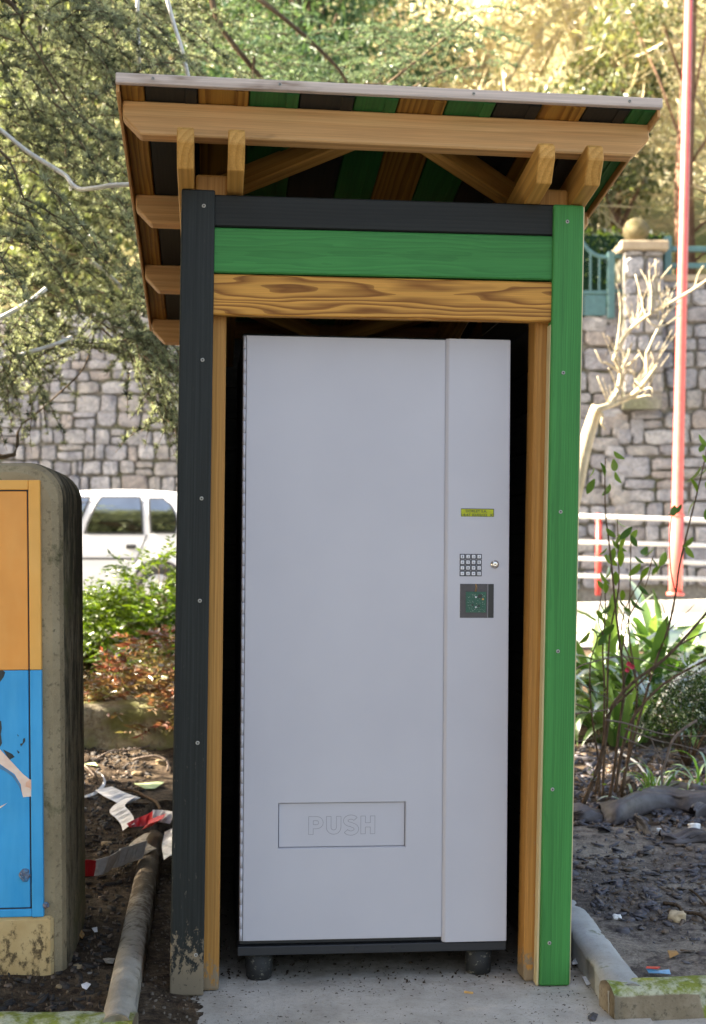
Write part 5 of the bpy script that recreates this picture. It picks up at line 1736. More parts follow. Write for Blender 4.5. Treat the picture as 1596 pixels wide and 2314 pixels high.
for pts, r0, r1 in limbs:
    q = smooth_path([pp(x, y, .1 * math.sin(x * .05)) for x, y in pts], 4)
    tube('branch', q, [r0 + (r1 - r0) * i / (len(q) - 1) for i in range(len(q))], B_PALE, pt, 6)

# ------------------------------------------------------------------ left bed: rock, nandinas, pebbles, twigs, barrier tape
def rock(name, loc, dims, seed, mat, label, cat, group=None, sub=4, rough=.22):
    bm = bmesh.new()
    bmesh.ops.create_icosphere(bm, subdivisions=sub, radius=1.0)
    for v in bm.verts:
        p = v.co.copy()
        n1 = mnoise.noise(p * 1.3 + Vector((seed, 0, 0))); n2 = mnoise.noise(p * 3.6 + Vector((0, seed, 0))); n3 = mnoise.noise(p * 11 + Vector((0, 0, seed)))
        k = 1 + rough * n1 + rough * .45 * n2 + rough * .12 * n3
        q = Vector((max(-.82, min(.82, p.x)), max(-.82, min(.82, p.y)), max(-.8, min(.62, p.z)))) * k
        v.co = Vector((q.x * dims[0], q.y * dims[1], q.z * dims[2]))
    o = bm_obj(name, bm, mat, None, sub > 2)
    o.location = loc
    return tag(o, label, cat, group)
g0 = G(285, 1690)
rock('rock', g0 + Vector((-.05, .36, .08)), (.66, .46, .21), 3.1, M_ROCK, 'large flat mossy rock in the soil under the nandina shrubs', 'rock')
rock('rock', G(215, 1640) + Vector((0, .28, .03)), (.16, .12, .12), 8.4, M_PEBBLEG, 'small grey stone behind the left end of the mossy rock', 'rock', sub=3)
rock('rock', G(372, 1650) + Vector((.02, .12, .05)), (.16, .12, .12), 5.5, M_PEBBLEG, 'grey stone at the right end of the mossy rock', 'rock', sub=3)

def nandina(name, label, base, H, Rr, n, mat, ll, seed, lo=.15, lean=(0, 0)):
    t = thing(name, base, label, 'shrub')
    rs = random.Random(seed)
    mb = MB(); C, Dv, L, tn = [], [], [], []
    for i in range(n):
        a = rs.uniform(0, 2 * math.pi)
        rr_ = Rr * math.sqrt(rs.random())
        f = 1 - (rr_ / Rr) ** 2 * .75
        hz = H * max(lo, f * rs.uniform(.35, 1.0))
        e = Vector((rr_ * math.cos(a) + lean[0] * hz / H, rr_ * math.sin(a) * .8 + lean[1] * hz / H, hz))
        s = Vector((rs.uniform(-.1, .1), rs.uniform(-.1, .1), 0))
        mid = s.lerp(e, .55) + Vector((0, 0, .12 * hz))
        if i % 2 == 0: mb.tube([s, mid, e], [.0045, .003, .0015], 4)
        # a frond of paired leaflets out from the end of the stem
        out = (Vector((math.cos(a), math.sin(a), rs.uniform(-.15, .7)))).normalized()
        fl = rs.uniform(.14, .26) * (Rr / .5) ** .5
        tone = rs.random()
        for b in range(3):
            bd = (out + Vector((rs.gauss(0, .45), rs.gauss(0, .45), rs.gauss(0, .3)))).normalized()
            for k in range(6):
                p = e + bd * fl * (k + 1) / 6 + Vector((0, 0, -.02 * k / 6))
                side = bd.cross(Vector((rs.gauss(0, .3), rs.gauss(0, .3), 1))).normalized()
                for sg in (-1, 1):
                    C.append(p[:]); Dv.append(((bd * .8 + side * sg).normalized() + Vector((0, 0, rs.uniform(-.3, .15)))).normalized()[:])
                    L.append(ll * rs.uniform(.7, 1.25)); tn.append(min(1, max(0, tone * .6 + rs.random() * .4)))
    V, T = leaf_arrays(np.array(C), np.array(Dv), np.array(L), np.array(L) * .30)
    mb.build('stem', B_STEM, t)
    o = np_mesh('leaves', V, T, mat, t, np.repeat(np.array(tn), 4)); o['kind'] = 'stuff'
    return t
b1 = G(330, 1560); b1 = Vector((D(300, 1500, 9.0).x, 9.0, soil_z(-1.4, 9.0)))
nandina('nandina_shrub', 'bushy bright green nandina in front of the white car', Vector((D(350, 1500, 8.7).x, 8.7, soil_z(-1.35, 8.7))), .82, .46, 300, L_NAND, .052, 3)
nandina('nandina_shrub', 'low green nandina against the right side of the cabinet', Vector((D(190, 1500, 8.9).x, 8.9, soil_z(-1.8, 8.9))), .52, .36, 150, L_NAND, .048, 5)
nandina('nandina_shrub', 'red and green tinged nandina drooping over the mossy rock', Vector((D(390, 1600, 7.15).x, 7.15, soil_z(-1.0, 7.15))),   .58, .38, 140, L_NANDR, .050, 9, .05, (-.02, -.12))

rpz = random.Random(40)
def pebble(x, y, w, mat, label, group):
    p = G(x, y)
    s = w / FPX * p.y / 2
    return rock('pebble', p + Vector((0, 0, s * .25)), (s, s * .8, s * .6), rpz.uniform(0, 30), mat, label, 'stone', group, 2, .3)
pebble(310, 1751, 26, M_PEBBLE, 'ochre stone on the dark soil by a twig near the dark post', 'loose stones on the left bed')
pebble(367, 1728, 36, M_PEBBLE, 'tan flat stone on the soil left of the dark post below the rock', 'loose stones on the left bed')
pebble(240, 1910, 28, M_PEBBLE, 'reddish brown stone half sunk beside the barrier tape', 'loose stones on the left bed')
pebble(176, 2187, 24, M_PEBBLE, 'round tan stone at the foot of the cabinet', 'loose stones on the left bed')
pebble(182, 2116, 22, M_PEBBLE, 'orange brown stone against the cabinet side', 'loose stones on the left bed')
pebble(188, 1832, 22, M_PEBBLEG, 'grey stone right beside the cabinet above the tape', 'loose stones on the left bed')
pebble(136, 2234, 20, M_PEBBLE, 'yellow stone at the front corner of the cabinet plinth', 'loose stones on the left bed')
pebble(203, 2202, 12, M_PEBBLEG, 'tiny pale stone between the cabinet and the kerb', 'loose stones on the left bed')
pebble(337, 1757, 12, M_PEBBLE, 'tiny ochre stone between the twigs by the dark post', 'loose stones on the left bed')

def flat_scrap(name, pts, mat, label, cat, group=None, lift=.006, curl=.010, on=G, parent=None):
    """a thin crumpled sheet lying on the ground, outline given as ground points"""
    P = [on(x, y) for x, y in pts]
    c = sum(P, Vector()) / len(P)
    rs = random.Random(int(pts[0][0] * 7 + pts[0][1]))
    V = [(p - c) + Vector((0, 0, lift + rs.uniform(0, curl))) for p in P] + [Vector((0, 0, lift + curl * .6))]
    n = len(P)
    top = [v + Vector((0, 0, .0012)) for v in V]
    F = [(k, (k + 1) % n, n) for k in range(n)]
    F2 = [(n + 1 + (k + 1) % n, n + 1 + k, 2 * n + 1) for k in range(n)] + [((k + 1) % n, k, n + 1 + k, n + 1 + (k + 1) % n) for k in range(n)]
    o = obj(name, V + top, F + F2, mat)
    o.location = c
    return tag(o, label, cat, group)

# barrier tape
def ribbon(name, pts, w, mat, parent, o0, lift, twist):
    """pts are ground points; the band stands a little on edge where twist says so"""
    P = smooth_path(pts, 5)
    V, F = [], []
    n = len(P)
    for i, p in enumerate(P):
        t = (P[min(i + 1, n - 1)] - P[max(i - 1, 0)]).normalized()
        s = Vector((-t.y, t.x, 0)).normalized()
        f = i / (n - 1)
        tw = twist[0] + (twist[1] - twist[0]) * f
        ww = w[0] + (w[1] - w[0]) * f
        a = s * math.cos(tw) + Vector((0, 0, 1)) * math.sin(tw)
        q = p - o0 + Vector((0, 0, lift))
        V += [q - a * ww / 2 + Vector((0, 0, abs(math.sin(tw)) * ww / 2)), q + Vector((0, 0, .006 * math.sin(i * 2.1) + abs(math.sin(tw)) * ww / 2)), q + a * ww / 2 + Vector((0, 0, abs(math.sin(tw)) * ww / 2))]
    for i in range(n - 1):
        k = i * 3
        F += [(k, k + 1, k + 4, k + 3), (k + 1, k + 2, k + 5, k + 4)]
    o = obj(name, V, F, mat, parent)
    md = o.modifiers.new('thickness', 'SOLIDIFY'); md.thickness = .0008
    return o
tp = thing('barrier_tape', G(300, 1890), 'torn red and white barrier tape lying across the soil and the left kerb', 'tape')
t0 = tp.location.copy()
ribbon('white_band', [G(160, 1816), G(178, 1811), G(200, 1806), G(219, 1798), G(232, 1785), G(237, 1772), G(229, 1757), G(217, 1752)], (.016, .012), M_TAPEW, tp, t0, .012, (.3, .9))
ribbon('white_band', [G(234, 1793), G(256, 1806), G(280, 1818), G(298, 1826)], (.075, .085), M_TAPEW, tp, t0, .014, (.15, .3))
ribbon('white_band', [G(290, 1822), G(272, 1836), G(266, 1848), G(278, 1860), G(288, 1876), G(291, 1890)], (.075, .05), M_TAPEW, tp, t0, .022, (.3, .5))
ribbon('red_band', [G(290, 1891), G(318, 1887), G(345, 1883)], (.02, .06), M_TAPER, tp, t0, .035, (.7, .9))
ribbon('red_band', [G(356, 1884), G(350, 1897), G(338, 1904), G(328, 1906)], (.075, .045), M_TAPER, tp, t0, .05, (.4, .6))
ribbon('white_band', [G(345, 1882), G(368, 1882), G(392, 1887)], (.06, .05), M_TAPEW, tp, t0, .045, (.7, .9))
ribbon('muddy_band', [G(330, 1903), G(318, 1914), G(310, 1928), G(318, 1942), G(328, 1950)], (.05, .09), M_TAPED, tp, t0, .02, (.4, .3))
ribbon('white_band', [G(328, 1958), G(305, 1964), G(288, 1972), G(262, 1980)], (.085, .085), M_TAPEW, tp, t0, .022, (1.0, 1.1))
ribbon('white_band', [G(264, 1980), G(240, 1990), G(212, 1994)], (.085, .060), M_TAPEW, tp, t0, .02, (1.1, 1.2))
ribbon('red_band', [G(216, 1994), G(196, 1996), G(160, 2000)], (.060, .075), M_TAPER, tp, t0, .02, (1.2, 1.1))
ribbon('white_band', [G(386, 1898), G(380, 1930), G(384, 1962)], (.05, .045), M_TAPEW, tp, t0, .03, (.5, .4))

# litter, leaves and twigs of the left bed
flat_scrap('fallen_leaf', [(303, 1778), (330, 1776), (358, 1773), (372, 1770), (362, 1780), (350, 1787), (330, 1787), (315, 1783)], M_DEADLEAF, 'long pale green leaf on the soil left of the dark post', 'leaf')
flat_scrap('fallen_leaf', [(190, 1729), (215, 1729), (222, 1736), (205, 1735)], M_DEADLEAF, 'pale leaf on the soil beside the cabinet below the rock', 'leaf')
flat_scrap('fallen_leaf', [(172, 2108), (182, 2104), (192, 2118), (186, 2128), (176, 2122)], M_BROWNLEAF, 'brown leaf on the soil against the cabinet', 'leaf')
flat_scrap('paper_scrap', [(208, 2107), (220, 2104), (221, 2115), (214, 2117)], M_PAPER, 'small white paper scrap on the soil left of the kerb', 'litter')
flat_scrap('paper_scrap', [(184, 2232), (196, 2230), (206, 2236), (196, 2244), (186, 2240)], M_PAPER, 'crumpled pale scrap between the cabinet and the kerb end', 'litter')
flat_scrap('paper_scrap', [(340, 2298), (352, 2300), (358, 2312), (348, 2318), (339, 2310)], M_PAPER, 'white paper scrap on the slab in front of the left kerb', 'litter', None, .005, .01, slab_p)
flat_scrap('candy_wrapper', [(233, 2175), (245, 2173), (260, 2176), (256, 2182), (240, 2184)], M_TAPED, 'crumpled pinkish wrapper on the soil left of the kerb', 'litter')
flat_scrap('paper_scrap', [(180, 1768), (192, 1775), (190, 1779), (178, 1772)], M_PAPER, 'thin white scrap beside the cabinet above the tape string', 'litter')
def twig(pts, r, label, mat=B_STEMG, on=G):
    P = [on(x, y) for x, y in pts]; o0 = P[0]
    o = tube('twig', smooth_path([p - o0 + Vector((0, 0, r + .004 + .01 * math.sin(i * 1.7) ** 2)) for i, p in enumerate(P)], 4), r, mat, None, 5)
    o.location = o0
    return tag(o, label, 'twig', 'twigs lying on the beds')
twig([(214, 1722), (250, 1706), (300, 1698), (350, 1690)], .004, 'long thin twig lying below the mossy rock')
twig([(300, 1722), (340, 1718), (370, 1719), (380, 1735), (379, 1748)], .006, 'bent twig beside the dark post below the rock')
twig([(265, 1790), (300, 1798), (330, 1806), (352, 1822), (364, 1838)], .007, 'curved brown twig right of the white tape', B_STEM)
twig([(300, 1820), (335, 1826)], .004, 'short twig below the curved brown one', B_STEM)
twig([(176, 1720), (200, 1745), (216, 1760)], .004, 'thin twig beside the cabinet above the tape')
twig([(218, 1640), (214, 1612), (211, 1588)], .004, 'pale dry stalk standing at the left of the mossy rock') if False else None

# loose bits on both beds and on the slab: nobody could count these
def chips(name, n, place, size, thick, mat, seed, parent=None):
    rs = np.random.default_rng(seed)
    V, T = [], []
    base = 0
    rr2 = random.Random(seed)
    for i in range(n):
        p = place(rr2)
        if p is None: continue
        L = size[0] + (size[1] - size[0]) * rr2.random() ** 1.8; W = L * rr2.uniform(.22, .7); H = thick * rr2.uniform(.5, 1.2)
        a = rr2.uniform(0, 6.283); tx, ty = rr2.gauss(0, .25), rr2.gauss(0, .25)
        m = 6
        ring_ = []
        for k in range(m):
            an = 6.283 * k / m
            j = rr2.uniform(.7, 1.1)
            x, y = L / 2 * math.cos(an) * j, W / 2 * math.sin(an) * j
            X, Y = x * math.cos(a) - y * math.sin(a), x * math.sin(a) + y * math.cos(a)
            ring_.append((p.x + X, p.y + Y, p.z + X * tx + Y * ty))
        for (x, y, z) in ring_: V.append((x, y, z - H * .3))
        for (x, y, z) in ring_: V.append((x, y, z + H))
        for k in range(m):
            k2 = (k + 1) % m
            T += [(base + k, base + k2, base + m + k2), (base + k, base + m + k2, base + m + k)]
        for k in range(1, m - 1): T.append((base + m, base + m + k, base + m + k + 1))
        base += 2 * m
    o = np_mesh(name, np.array(V), np.array(T), mat, None, None, 'stuff')
    return o
def on_right(r):
    Y = 3.66 + 2.6 * r.random() ** 1.2; X = r.uniform(kerb_right_x(Y) + .11, 2.4)
    if vnoise(X, Y, 1.6, 4.2) < r.uniform(-.75, .22): return None
    return Vector((X, Y, soil_z(X, Y) + .004))
def on_left(r):
    Y = 3.42 + 3.4 * r.random() ** 1.2; X = r.uniform(-1.35, kerb_left_x(Y) - .09)
    return Vector((X, Y, soil_z(X, Y) + .002))
chips('bark_chips', 3300, on_right, (.008, .070), .0045, M_BARK, 5)
chips('bark_chips', 1500, on_right, (.006, .055), .0045, M_BARKB, 25)
def behind_membrane(r):
    Y = r.uniform(5.4, 7.0); X = r.uniform(.72, 2.6)
    return Vector((X, Y, soil_z(X, Y) + .004))
chips('bark_chips', 1400, behind_membrane, (.015, .085), .008, M_BARK, 26)
chips('bark_chips', 500, behind_membrane, (.015, .07), .008, M_BARKB, 27)
chips('bark_chips', 1500, on_left, (.005, .045), .006, M_DARKCHIP, 6)
chips('bark_chips', 500, on_left, (.005, .034), .005, M_BARKB, 16)
chips('soil_crumbs', 900, on_left, (.003, .012), .005, M_CRUMB, 7)
chips('soil_crumbs', 1200, on_right, (.004, .012), .004, M_CRUMB, 8)
def right_of_left_kerb(r):
    Y = 3.5 + 1.9 * r.random(); X = r.uniform(kerb_left_x(Y), kerb_left_x(Y) + .16)
    return Vector((X, Y, max(.004, strip_z(X, Y))))
chips('soil_crumbs', 350, right_of_left_kerb, (.004, .016), .005, M_DEBRIS, 9)
def on_slab(r):
    Y = 3.30 + 1.0 * r.random() ** 1.3; X = r.uniform(-.55, .70)
    edge = min(abs(X + .5), abs(X - .68))
    if r.random() > (.45 + .9 * max(0, .25 - edge) / .25 + .5 * (Y > 3.75)): return None
    return Vector((X, Y, .0035))
def needles_on(n, place, seed, mat, name):
    rr2 = random.Random(seed); V, T = [], []
    b = 0
    for i in range(n):
        p = place(rr2)
        if p is None: continue
        L = rr2.uniform(.003, .012); a = rr2.uniform(0, 6.283); w = rr2.uniform(.0004, .0009)
        dx, dy = math.cos(a), math.sin(a)
        V += [(p.x - dy * w, p.y + dx * w, p.z), (p.x + dy * w, p.y - dx * w, p.z), (p.x + dx * L, p.y + dy * L, p.z + .001), (p.x + dx * L * .4, p.y + dy * L * .4, p.z + .003)]
        T += [(b, b + 1, b + 3), (b + 1, b + 2, b + 3), (b + 2, b, b + 3)]
        b += 4
    np_mesh(name, np.array(V), np.array(T), mat, None, None, 'stuff')
needles_on(1500, on_slab, 12, M_DEBRIS, 'needle_litter')
def in_shelter(r):
    Y = r.uniform(3.85, 5.2); X = r.uniform(-.5, .7)
    return Vector((X, Y, .0035))
chips('grit', 1200, in_shelter, (.004, .012), .003, M_SOIL_L, 14)

# things lying on the slab and the right bed
p = slab_p(1280, 2217 + 28)
bt = tube('cigarette_butt', [Vector((-.011, .003, .005)), Vector((0, 0, .005)), Vector((.012, -.004, .005))], .0034, M_BUTT, None, 8)
bt.location = slab_p(1274, 2245) - Vector((.25, 0, 0)) if False else slab_p(1059, 2246)
tag(bt, 'orange cigarette butt on the slab in front of the machine', 'litter')
flat_scrap('fallen_leaf', [(1118, 2268), (1128, 2264), (1138, 2266), (1134, 2275), (1122, 2277)], M_BARK, 'dark dry leaf on the slab at the bottom edge of the picture', 'leaf', None, .004, .008, slab_p) if False else None
flat_scrap('fallen_leaf', [(1328, 2300), (1340, 2297), (1352, 2302), (1346, 2310), (1332, 2309)], M_BARK, 'dark curled leaf on the slab left of the right kerb corner', 'leaf', None, .004, .010, slab_p)
flat_scrap('paper_scrap', [(1292, 2180), (1300, 2176), (1308, 2178), (1306, 2186), (1294, 2190)], M_PAPER, 'small crumpled white paper beside the foot of the green post', 'litter', None, .004, .014, slab_p)
flat_scrap('paper_scrap', [(1316, 2214), (1337, 2211), (1342, 2226), (1326, 2233)], M_PAPER, 'flat white paper scrap against the right kerb', 'litter', None, .004, .006, slab_p)
flat_scrap('snack_wrapper', [(1459, 2208), (1485, 2206), (1512, 2204), (1516, 2216), (1490, 2220), (1466, 2217)], M_WRAPB, 'blue and red snack wrapper on the bark bed behind the mossy kerb', 'litter', None, .010, .014)
wr = bpy.data.objects['snack_wrapper']
q = [(-.035, -.004), (-.004, -.006), (.006, .004), (-.03, .008)]
V = [(x, y, .026) for x, y in q] + [(x, y, .029) for x, y in q]
obj('printed_panel', V, [(4, 5, 6, 7), (0, 1, 5, 4), (1, 2, 6, 5), (2, 3, 7, 6), (3, 0, 4, 7)], M_WRAPR, wr)
def lump(name, x, y, w, mat, label, cat, sub=2):
    p = G(x, y); s = w / FPX * p.y / 2
    return rock(name, p + Vector((0, 0, s * .5)), (s, s * .8, s * .75), rpz.uniform(0, 30), mat, label, cat, None, sub, .45)
lump('foam_bit', 1394, 2078, 22, M_FOAM, 'white foam crumb on the bark bed near the right kerb', 'litter', 3)
lump('foam_bit', 1568, 1876, 30, M_FOAM, 'larger white foam crumb on the bark bed below the membrane', 'litter', 3)
lump('foam_bit', 1490, 1879, 14, M_FOAM, 'tiny white crumb on the soil below the membrane', 'litter', 2)
lump('cork_piece', 1529, 2082, 44, M_CORK, 'broken tan cork piece on the right bark bed', 'litter', 3)
pebble(1556, 2065, 20, M_BARK, 'dark stone at the right edge of the bark bed', 'stones on the right bark bed')
pebble(1408, 1996, 20, M_BARK, 'dark lump of bark in the middle of the right bed', 'stones on the right bark bed')
twig([(1500, 2048), (1530, 2060), (1545, 2068), (1580, 2080), (1605, 2094)], .006, 'dark twig behind the cork piece on the bark bed', B_STEM)
twig([(1560, 2018), (1575, 2035), (1596, 2050)], .004, 'thin twig at the right edge of the bark bed', B_STEM)
flat_scrap('fallen_leaf', [(1508, 2160), (1528, 2160), (1534, 2168), (1514, 2170)], M_BROWNLEAF, 'small brown leaf on the bark bed behind the wrapper', 'leaf')

# weed membrane: a torn, rolled up sheet
ms = thing('weed_membrane', G(1450, 1850), 'crumpled dark brown weed control membrane across the right bed', 'ground sheet')
m0 = ms.location.copy()
def membrane(name, line, seed, hfun, depth):
    """line = picture points of its front foot, left to right; the sheet bulges up and falls away behind"""
    V, F = [], []
    P = smooth_path([G(x, y) for x, y in line], 12)
    n = len(P); m = 19
    for i, p in enumerate(P):
        f = i / (n - 1)
        h = hfun(f)
        for k in range(m):
            a = k / (m - 1)
            # front skirt, crown, back
            if a < .75:
                an = a / .75 * math.pi * .62
                y = -math.cos(an) * depth * .32 + depth * .28; z = math.sin(an) ** .8 * h
            else:
                b = (a - .75) / .25
                y = depth * (.42 + .6 * b); z = h * .93 * (1 - b) + .01
            wv = .016 * mnoise.noise(Vector((p.x * 3.5 + a * 2 + seed, a * 3, seed))) + .011 * mnoise.noise(Vector((p.x * 7 + a * 6, a * 13, seed + 3)))
            sag = .018 * math.sin(f * 9 + a * 4 + seed)
            V.append(p - m0 + Vector((wv * .6, y + wv, max(.002, z + (wv + sag * .5) * (1 if z > .02 else .2)))))
    for i in range(n - 1):
        for k in range(m - 1):
            a = i * m + k
            F.append((a, a + 1, a + m + 1, a + m))
    o = obj(name, V, F, M_TARP, ms, True)
    md = o.modifiers.new('thickness', 'SOLIDIFY'); md.thickness = .003
    return o
membrane('front_roll', [(1250, 1850), (1310, 1858), (1350, 1860), (1395, 1858)], 1.3, lambda f: .048 + .008 * math.sin(f * 5), .16)
membrane('front_roll', [(1366, 1862), (1400, 1862), (1440, 1848), (1480, 1834), (1520, 1832), (1560, 1836), (1620, 1832)], 4.1, lambda f: .040 + .048 * math.sin(min(1, f * 1.35) * math.pi * .8), .22)
membrane('back_fold', [(1480, 1800), (1530, 1797), (1580, 1798), (1630, 1796)], 7.7, lambda f: .035, .12)
membrane('torn_flap', [(1440, 1872), (1462, 1888), (1482, 1902)], 2.2, lambda f: .05 * (1 - f) + .01, .10)
membrane('torn_flap', [(1498, 1906), (1530, 1908), (1570, 1905), (1610, 1906)], 5.2, lambda f: .028, .09)
membrane('torn_flap', [(1570, 1852), (1595, 1848), (1625, 1850)], 9.2, lambda f: .05, .10)
membrane('torn_flap', [(1404, 1782), (1420, 1788), (1436, 1792)], 6.2, lambda f: .06, .08)

# ------------------------------------------------------------------ right bed: strap leaved clumps, shrubs, grass
def strap_mesh(L, W, arch, seed):
    V, F = [], []
    n = 10
    for i in range(n + 1):
        t = i / n
        ang = 1.35 - arch * t ** 1.4
        if i == 0: x, z = 0.0, 0.0
        else:
            x += math.cos(ang) * L / n; z += math.sin(ang) * L / n
        w = W * (.75 + .5 * math.sin(t * math.pi * .9)) * (1 - max(0, t - .78) / .235) / 1.1
        V += [(x, -w / 2, z + w * .16), (x, 0, z), (x, w / 2, z + w * .16)]
    for i in range(n):
        k = i * 3
        F += [(k, k + 1, k + 4, k + 3), (k + 1, k + 2, k + 5, k + 4)]
    return V, F
strap = []
for k, (L, W, ar) in enumerate([(.62, .042, 1.5), (.55, .046, 2.1), (.66, .040, 1.0), (.50, .044, 2.7), (.58, .048, 1.8), (.45, .040, 2.3)]):
    V, F = strap_mesh(L, W, ar, k)
    strap.append(mesh_of('leaf', V, F, L_AGA, True))
V, F = strap_mesh(.46, .036, 2.9, 9); strap_y = mesh_of('leaf', V, F, L_AGAY, True)
grass_m = []
for k, (L, W, ar) in enumerate([(.20, .012, 2.0), (.26, .013, 2.6), (.16, .010, 1.4)]):
    V, F = strap_mesh(L, W, ar, k); grass_m.append(mesh_of('blade', V, F, L_GRASS, True))
ra = random.Random(61)
def strap_clump(name, label, loc, n, sc, meshes, cat, part='leaf', group=None, tilt=.25, spread=.12):
    t = thing(name, loc, label, cat, group)
    for i in range(n):
        a = ra.uniform(0, 2 * math.pi)
        r = spread * math.sqrt(ra.random())
        s = sc * ra.uniform(.75, 1.15)
        m = Matrix.Translation((r * math.cos(a), r * math.sin(a), 0)) @ Matrix.Rotation(a + ra.gauss(0, .4), 4, 'Z') @ Matrix.Rotation(ra.gauss(0, tilt), 4, 'Y') @ Matrix.Rotation(ra.gauss(0, .2), 4, 'X') @ Matrix.Scale(s, 4)
        obj_me(part, ra.choice(meshes), t, m)
    return t
def at_soil(x, Y): X = D(x, 1500, Y).x; return Vector((X, Y, soil_z(X, Y) - .01))
ag = 'agapanthus clumps behind the bark bed'
strap_clump('agapanthus', 'strap leaved clump just right of the green post', at_soil(1350, 7.9), 40, 1.2, strap, 'plant', 'leaf', ag)
c_ = strap_clump('agapanthus', 'strap leaved clump in the middle with a broad upright leaf and a yellow one', at_soil(1440, 7.7), 46, 1.2, strap, 'plant', 'leaf', ag)
obj_me('leaf', strap_y, c_, Matrix.Rotation(-1.75, 4, 'Z') @ Matrix.Rotation(.3, 4, 'Y'))['label'] = 'yellowing leaf'
V, F = strap_mesh(.66, .075, .55, 3)
obj_me('leaf', mesh_of('leaf', V, F, L_AGA, True), c_, Matrix.Translation((.06, -.10, .04)) @ Matrix.Rotation(-1.5, 4, 'Z'))['label'] = 'broad upright leaf'
strap_clump('agapanthus', 'strap leaved clump at the right edge of the picture', at_soil(1560, 8.0), 44, 1.25, strap, 'plant', 'leaf', ag)
strap_clump('agapanthus', 'strap leaved clump furthest back beside the sunny pavement', at_soil(1495, 8.5), 40, 1.2, strap, 'plant', 'leaf', ag)
strap_clump('agapanthus', 'strap leaved clump beyond the right edge behind the dark box shrub', at_soil(1640, 8.2), 30, 1.2, strap, 'plant', 'leaf', ag)
strap_clump('agapanthus', 'nearest strap leaved clump behind the thin brown stems', at_soil(1405, 7.1), 34, 1.0, strap, 'plant', 'leaf', ag)
strap_clump('agapanthus', 'strap leaved clump between the thin stems and the dark box shrub', at_soil(1490, 7.3), 30, 1.0, strap, 'plant', 'leaf', ag)
gg = 'grass tufts in the right bed'
strap_clump('grass_tuft', 'bright grass tuft behind the membrane', at_soil(1482, 5.95), 24, 1.0, grass_m, 'grass', 'blade', gg, .35, .05)
strap_clump('grass_tuft', 'small grass tuft left of the bright one by the stems', at_soil(1440, 5.8), 10, .8, grass_m, 'grass', 'blade', gg, .35, .04)
strap_clump('grass_tuft', 'grass tuft at the right edge behind the membrane', at_soil(1590, 6.1), 16, 1.0, grass_m, 'grass', 'blade', gg, .35, .05)
# dark little leafed box shrub
bx = thing('box_shrub', at_soil(1555, 6.5), 'dark small leaved rounded shrub behind the membrane at the right', 'shrub')
rs = random.Random(71)
C = []
for i in range(90):
    d = rand_dirs(1)[0]; d[2] = abs(d[2])
    cc = np.array([0, 0, .20]) + d * np.array([.22, .18, .30]) * rs.uniform(.5, 1)
    C.append(cc + NP.normal(0, .035, (48, 3)))
C = np.concatenate(C); C[:, 2] = np.maximum(C[:, 2], .02)
V, T = leaf_arrays(C, norm(NP.normal(size=C.shape) + np.array([0, 0, .4])), NP.uniform(.010, .022, len(C)), NP.uniform(.006, .012, len(C)))
o = np_mesh('leaves', V, T, L_BOX, bx, np.repeat(NP.beta(1.2, 2.2, len(C)), 4)); o['kind'] = 'stuff'
mb = MB()
for i in range(14):
    a = rs.uniform(0, 6.28); mb.tube([Vector((0, 0, 0)), Vector((.1 * math.cos(a), .1 * math.sin(a), .2)), Vector((.18 * math.cos(a), .15 * math.sin(a), .4 * rs.uniform(.5, 1)))], [.006, .004, .0015], 4)
mb.build('stem', B_STEM, bx)

# tall thin shrub with hanging leaves, and the bare quince with a pink flower
SY = 5.75
ts = thing('young_shrub', G(1380, 1790), 'thin upright shrub with hanging oval leaves right of the green post', 'shrub')
s0 = ts.location.copy()
def SP(x, y, dy=0.0): return D(x, y, SY + dy) - s0
def stems(par, off, mat, lst):
    for pts, r0, r1, dy in lst:
        q = smooth_path([D(x, y, SY + dy) - off for x, y in pts], 4)
        n = len(q)
        tube('stem', q, [r0 + (r1 - r0) * i / (n - 1) for i in range(n)], mat, par, 6)
stems(ts, s0, B_STEM, [
    ([(1378, 1800), (1388, 1740), (1400, 1640), (1410, 1560), (1404, 1480), (1394, 1400), (1386, 1320), (1378, 1240), (1369, 1165), (1367, 1100), (1368, 1034)], .0075, .0022, 0),
    ([(1362, 1800), (1366, 1700), (1372, 1600), (1374, 1500), (1380, 1420), (1398, 1330), (1397, 1250), (1395, 1172)], .006, .002, .1),
    ([(1345, 1795), (1362, 1690), (1366, 1560), (1362, 1470), (1368, 1380), (1366, 1310)], .006, .002, .05),
    ([(1405, 1800), (1428, 1650), (1440, 1560), (1422, 1440), (1424, 1330), (1426, 1210)], .006, .002, .15),
    ([(1440, 1560), (1428, 1500), (1404, 1430), (1420, 1360), (1465, 1285), (1477, 1255)], .004, .0018, .05),
    ([(1404, 1480), (1420, 1400), (1460, 1320), (1474, 1260)], .003, .0016, -.05),
    ([(1355, 1800), (1352, 1720), (1336, 1600), (1334, 1500), (1350, 1440), (1336, 1420)], .005, .002, -.05),
    ([(1366, 1440), (1352, 1400), (1360, 1340)], .003, .0015, .0)])
ts2 = thing('young_shrub', G(1400, 1775), 'second thin shrub with hanging leaves at the right edge of the picture', 'shrub')
s2 = ts2.location.copy()
stems(ts2, s2, B_STEM, [
    ([(1402, 1790), (1440, 1640), (1480, 1500), (1510, 1420), (1527, 1340), (1535, 1280), (1556, 1190), (1576, 1110), (1590, 1050), (1600, 1000)], .0065, .0022, .1),
    ([(1527, 1340), (1516, 1290), (1514, 1220), (1518, 1160)], .003, .0016, .1),
    ([(1510, 1440), (1498, 1370), (1470, 1334)], .002, .0012, .1)])
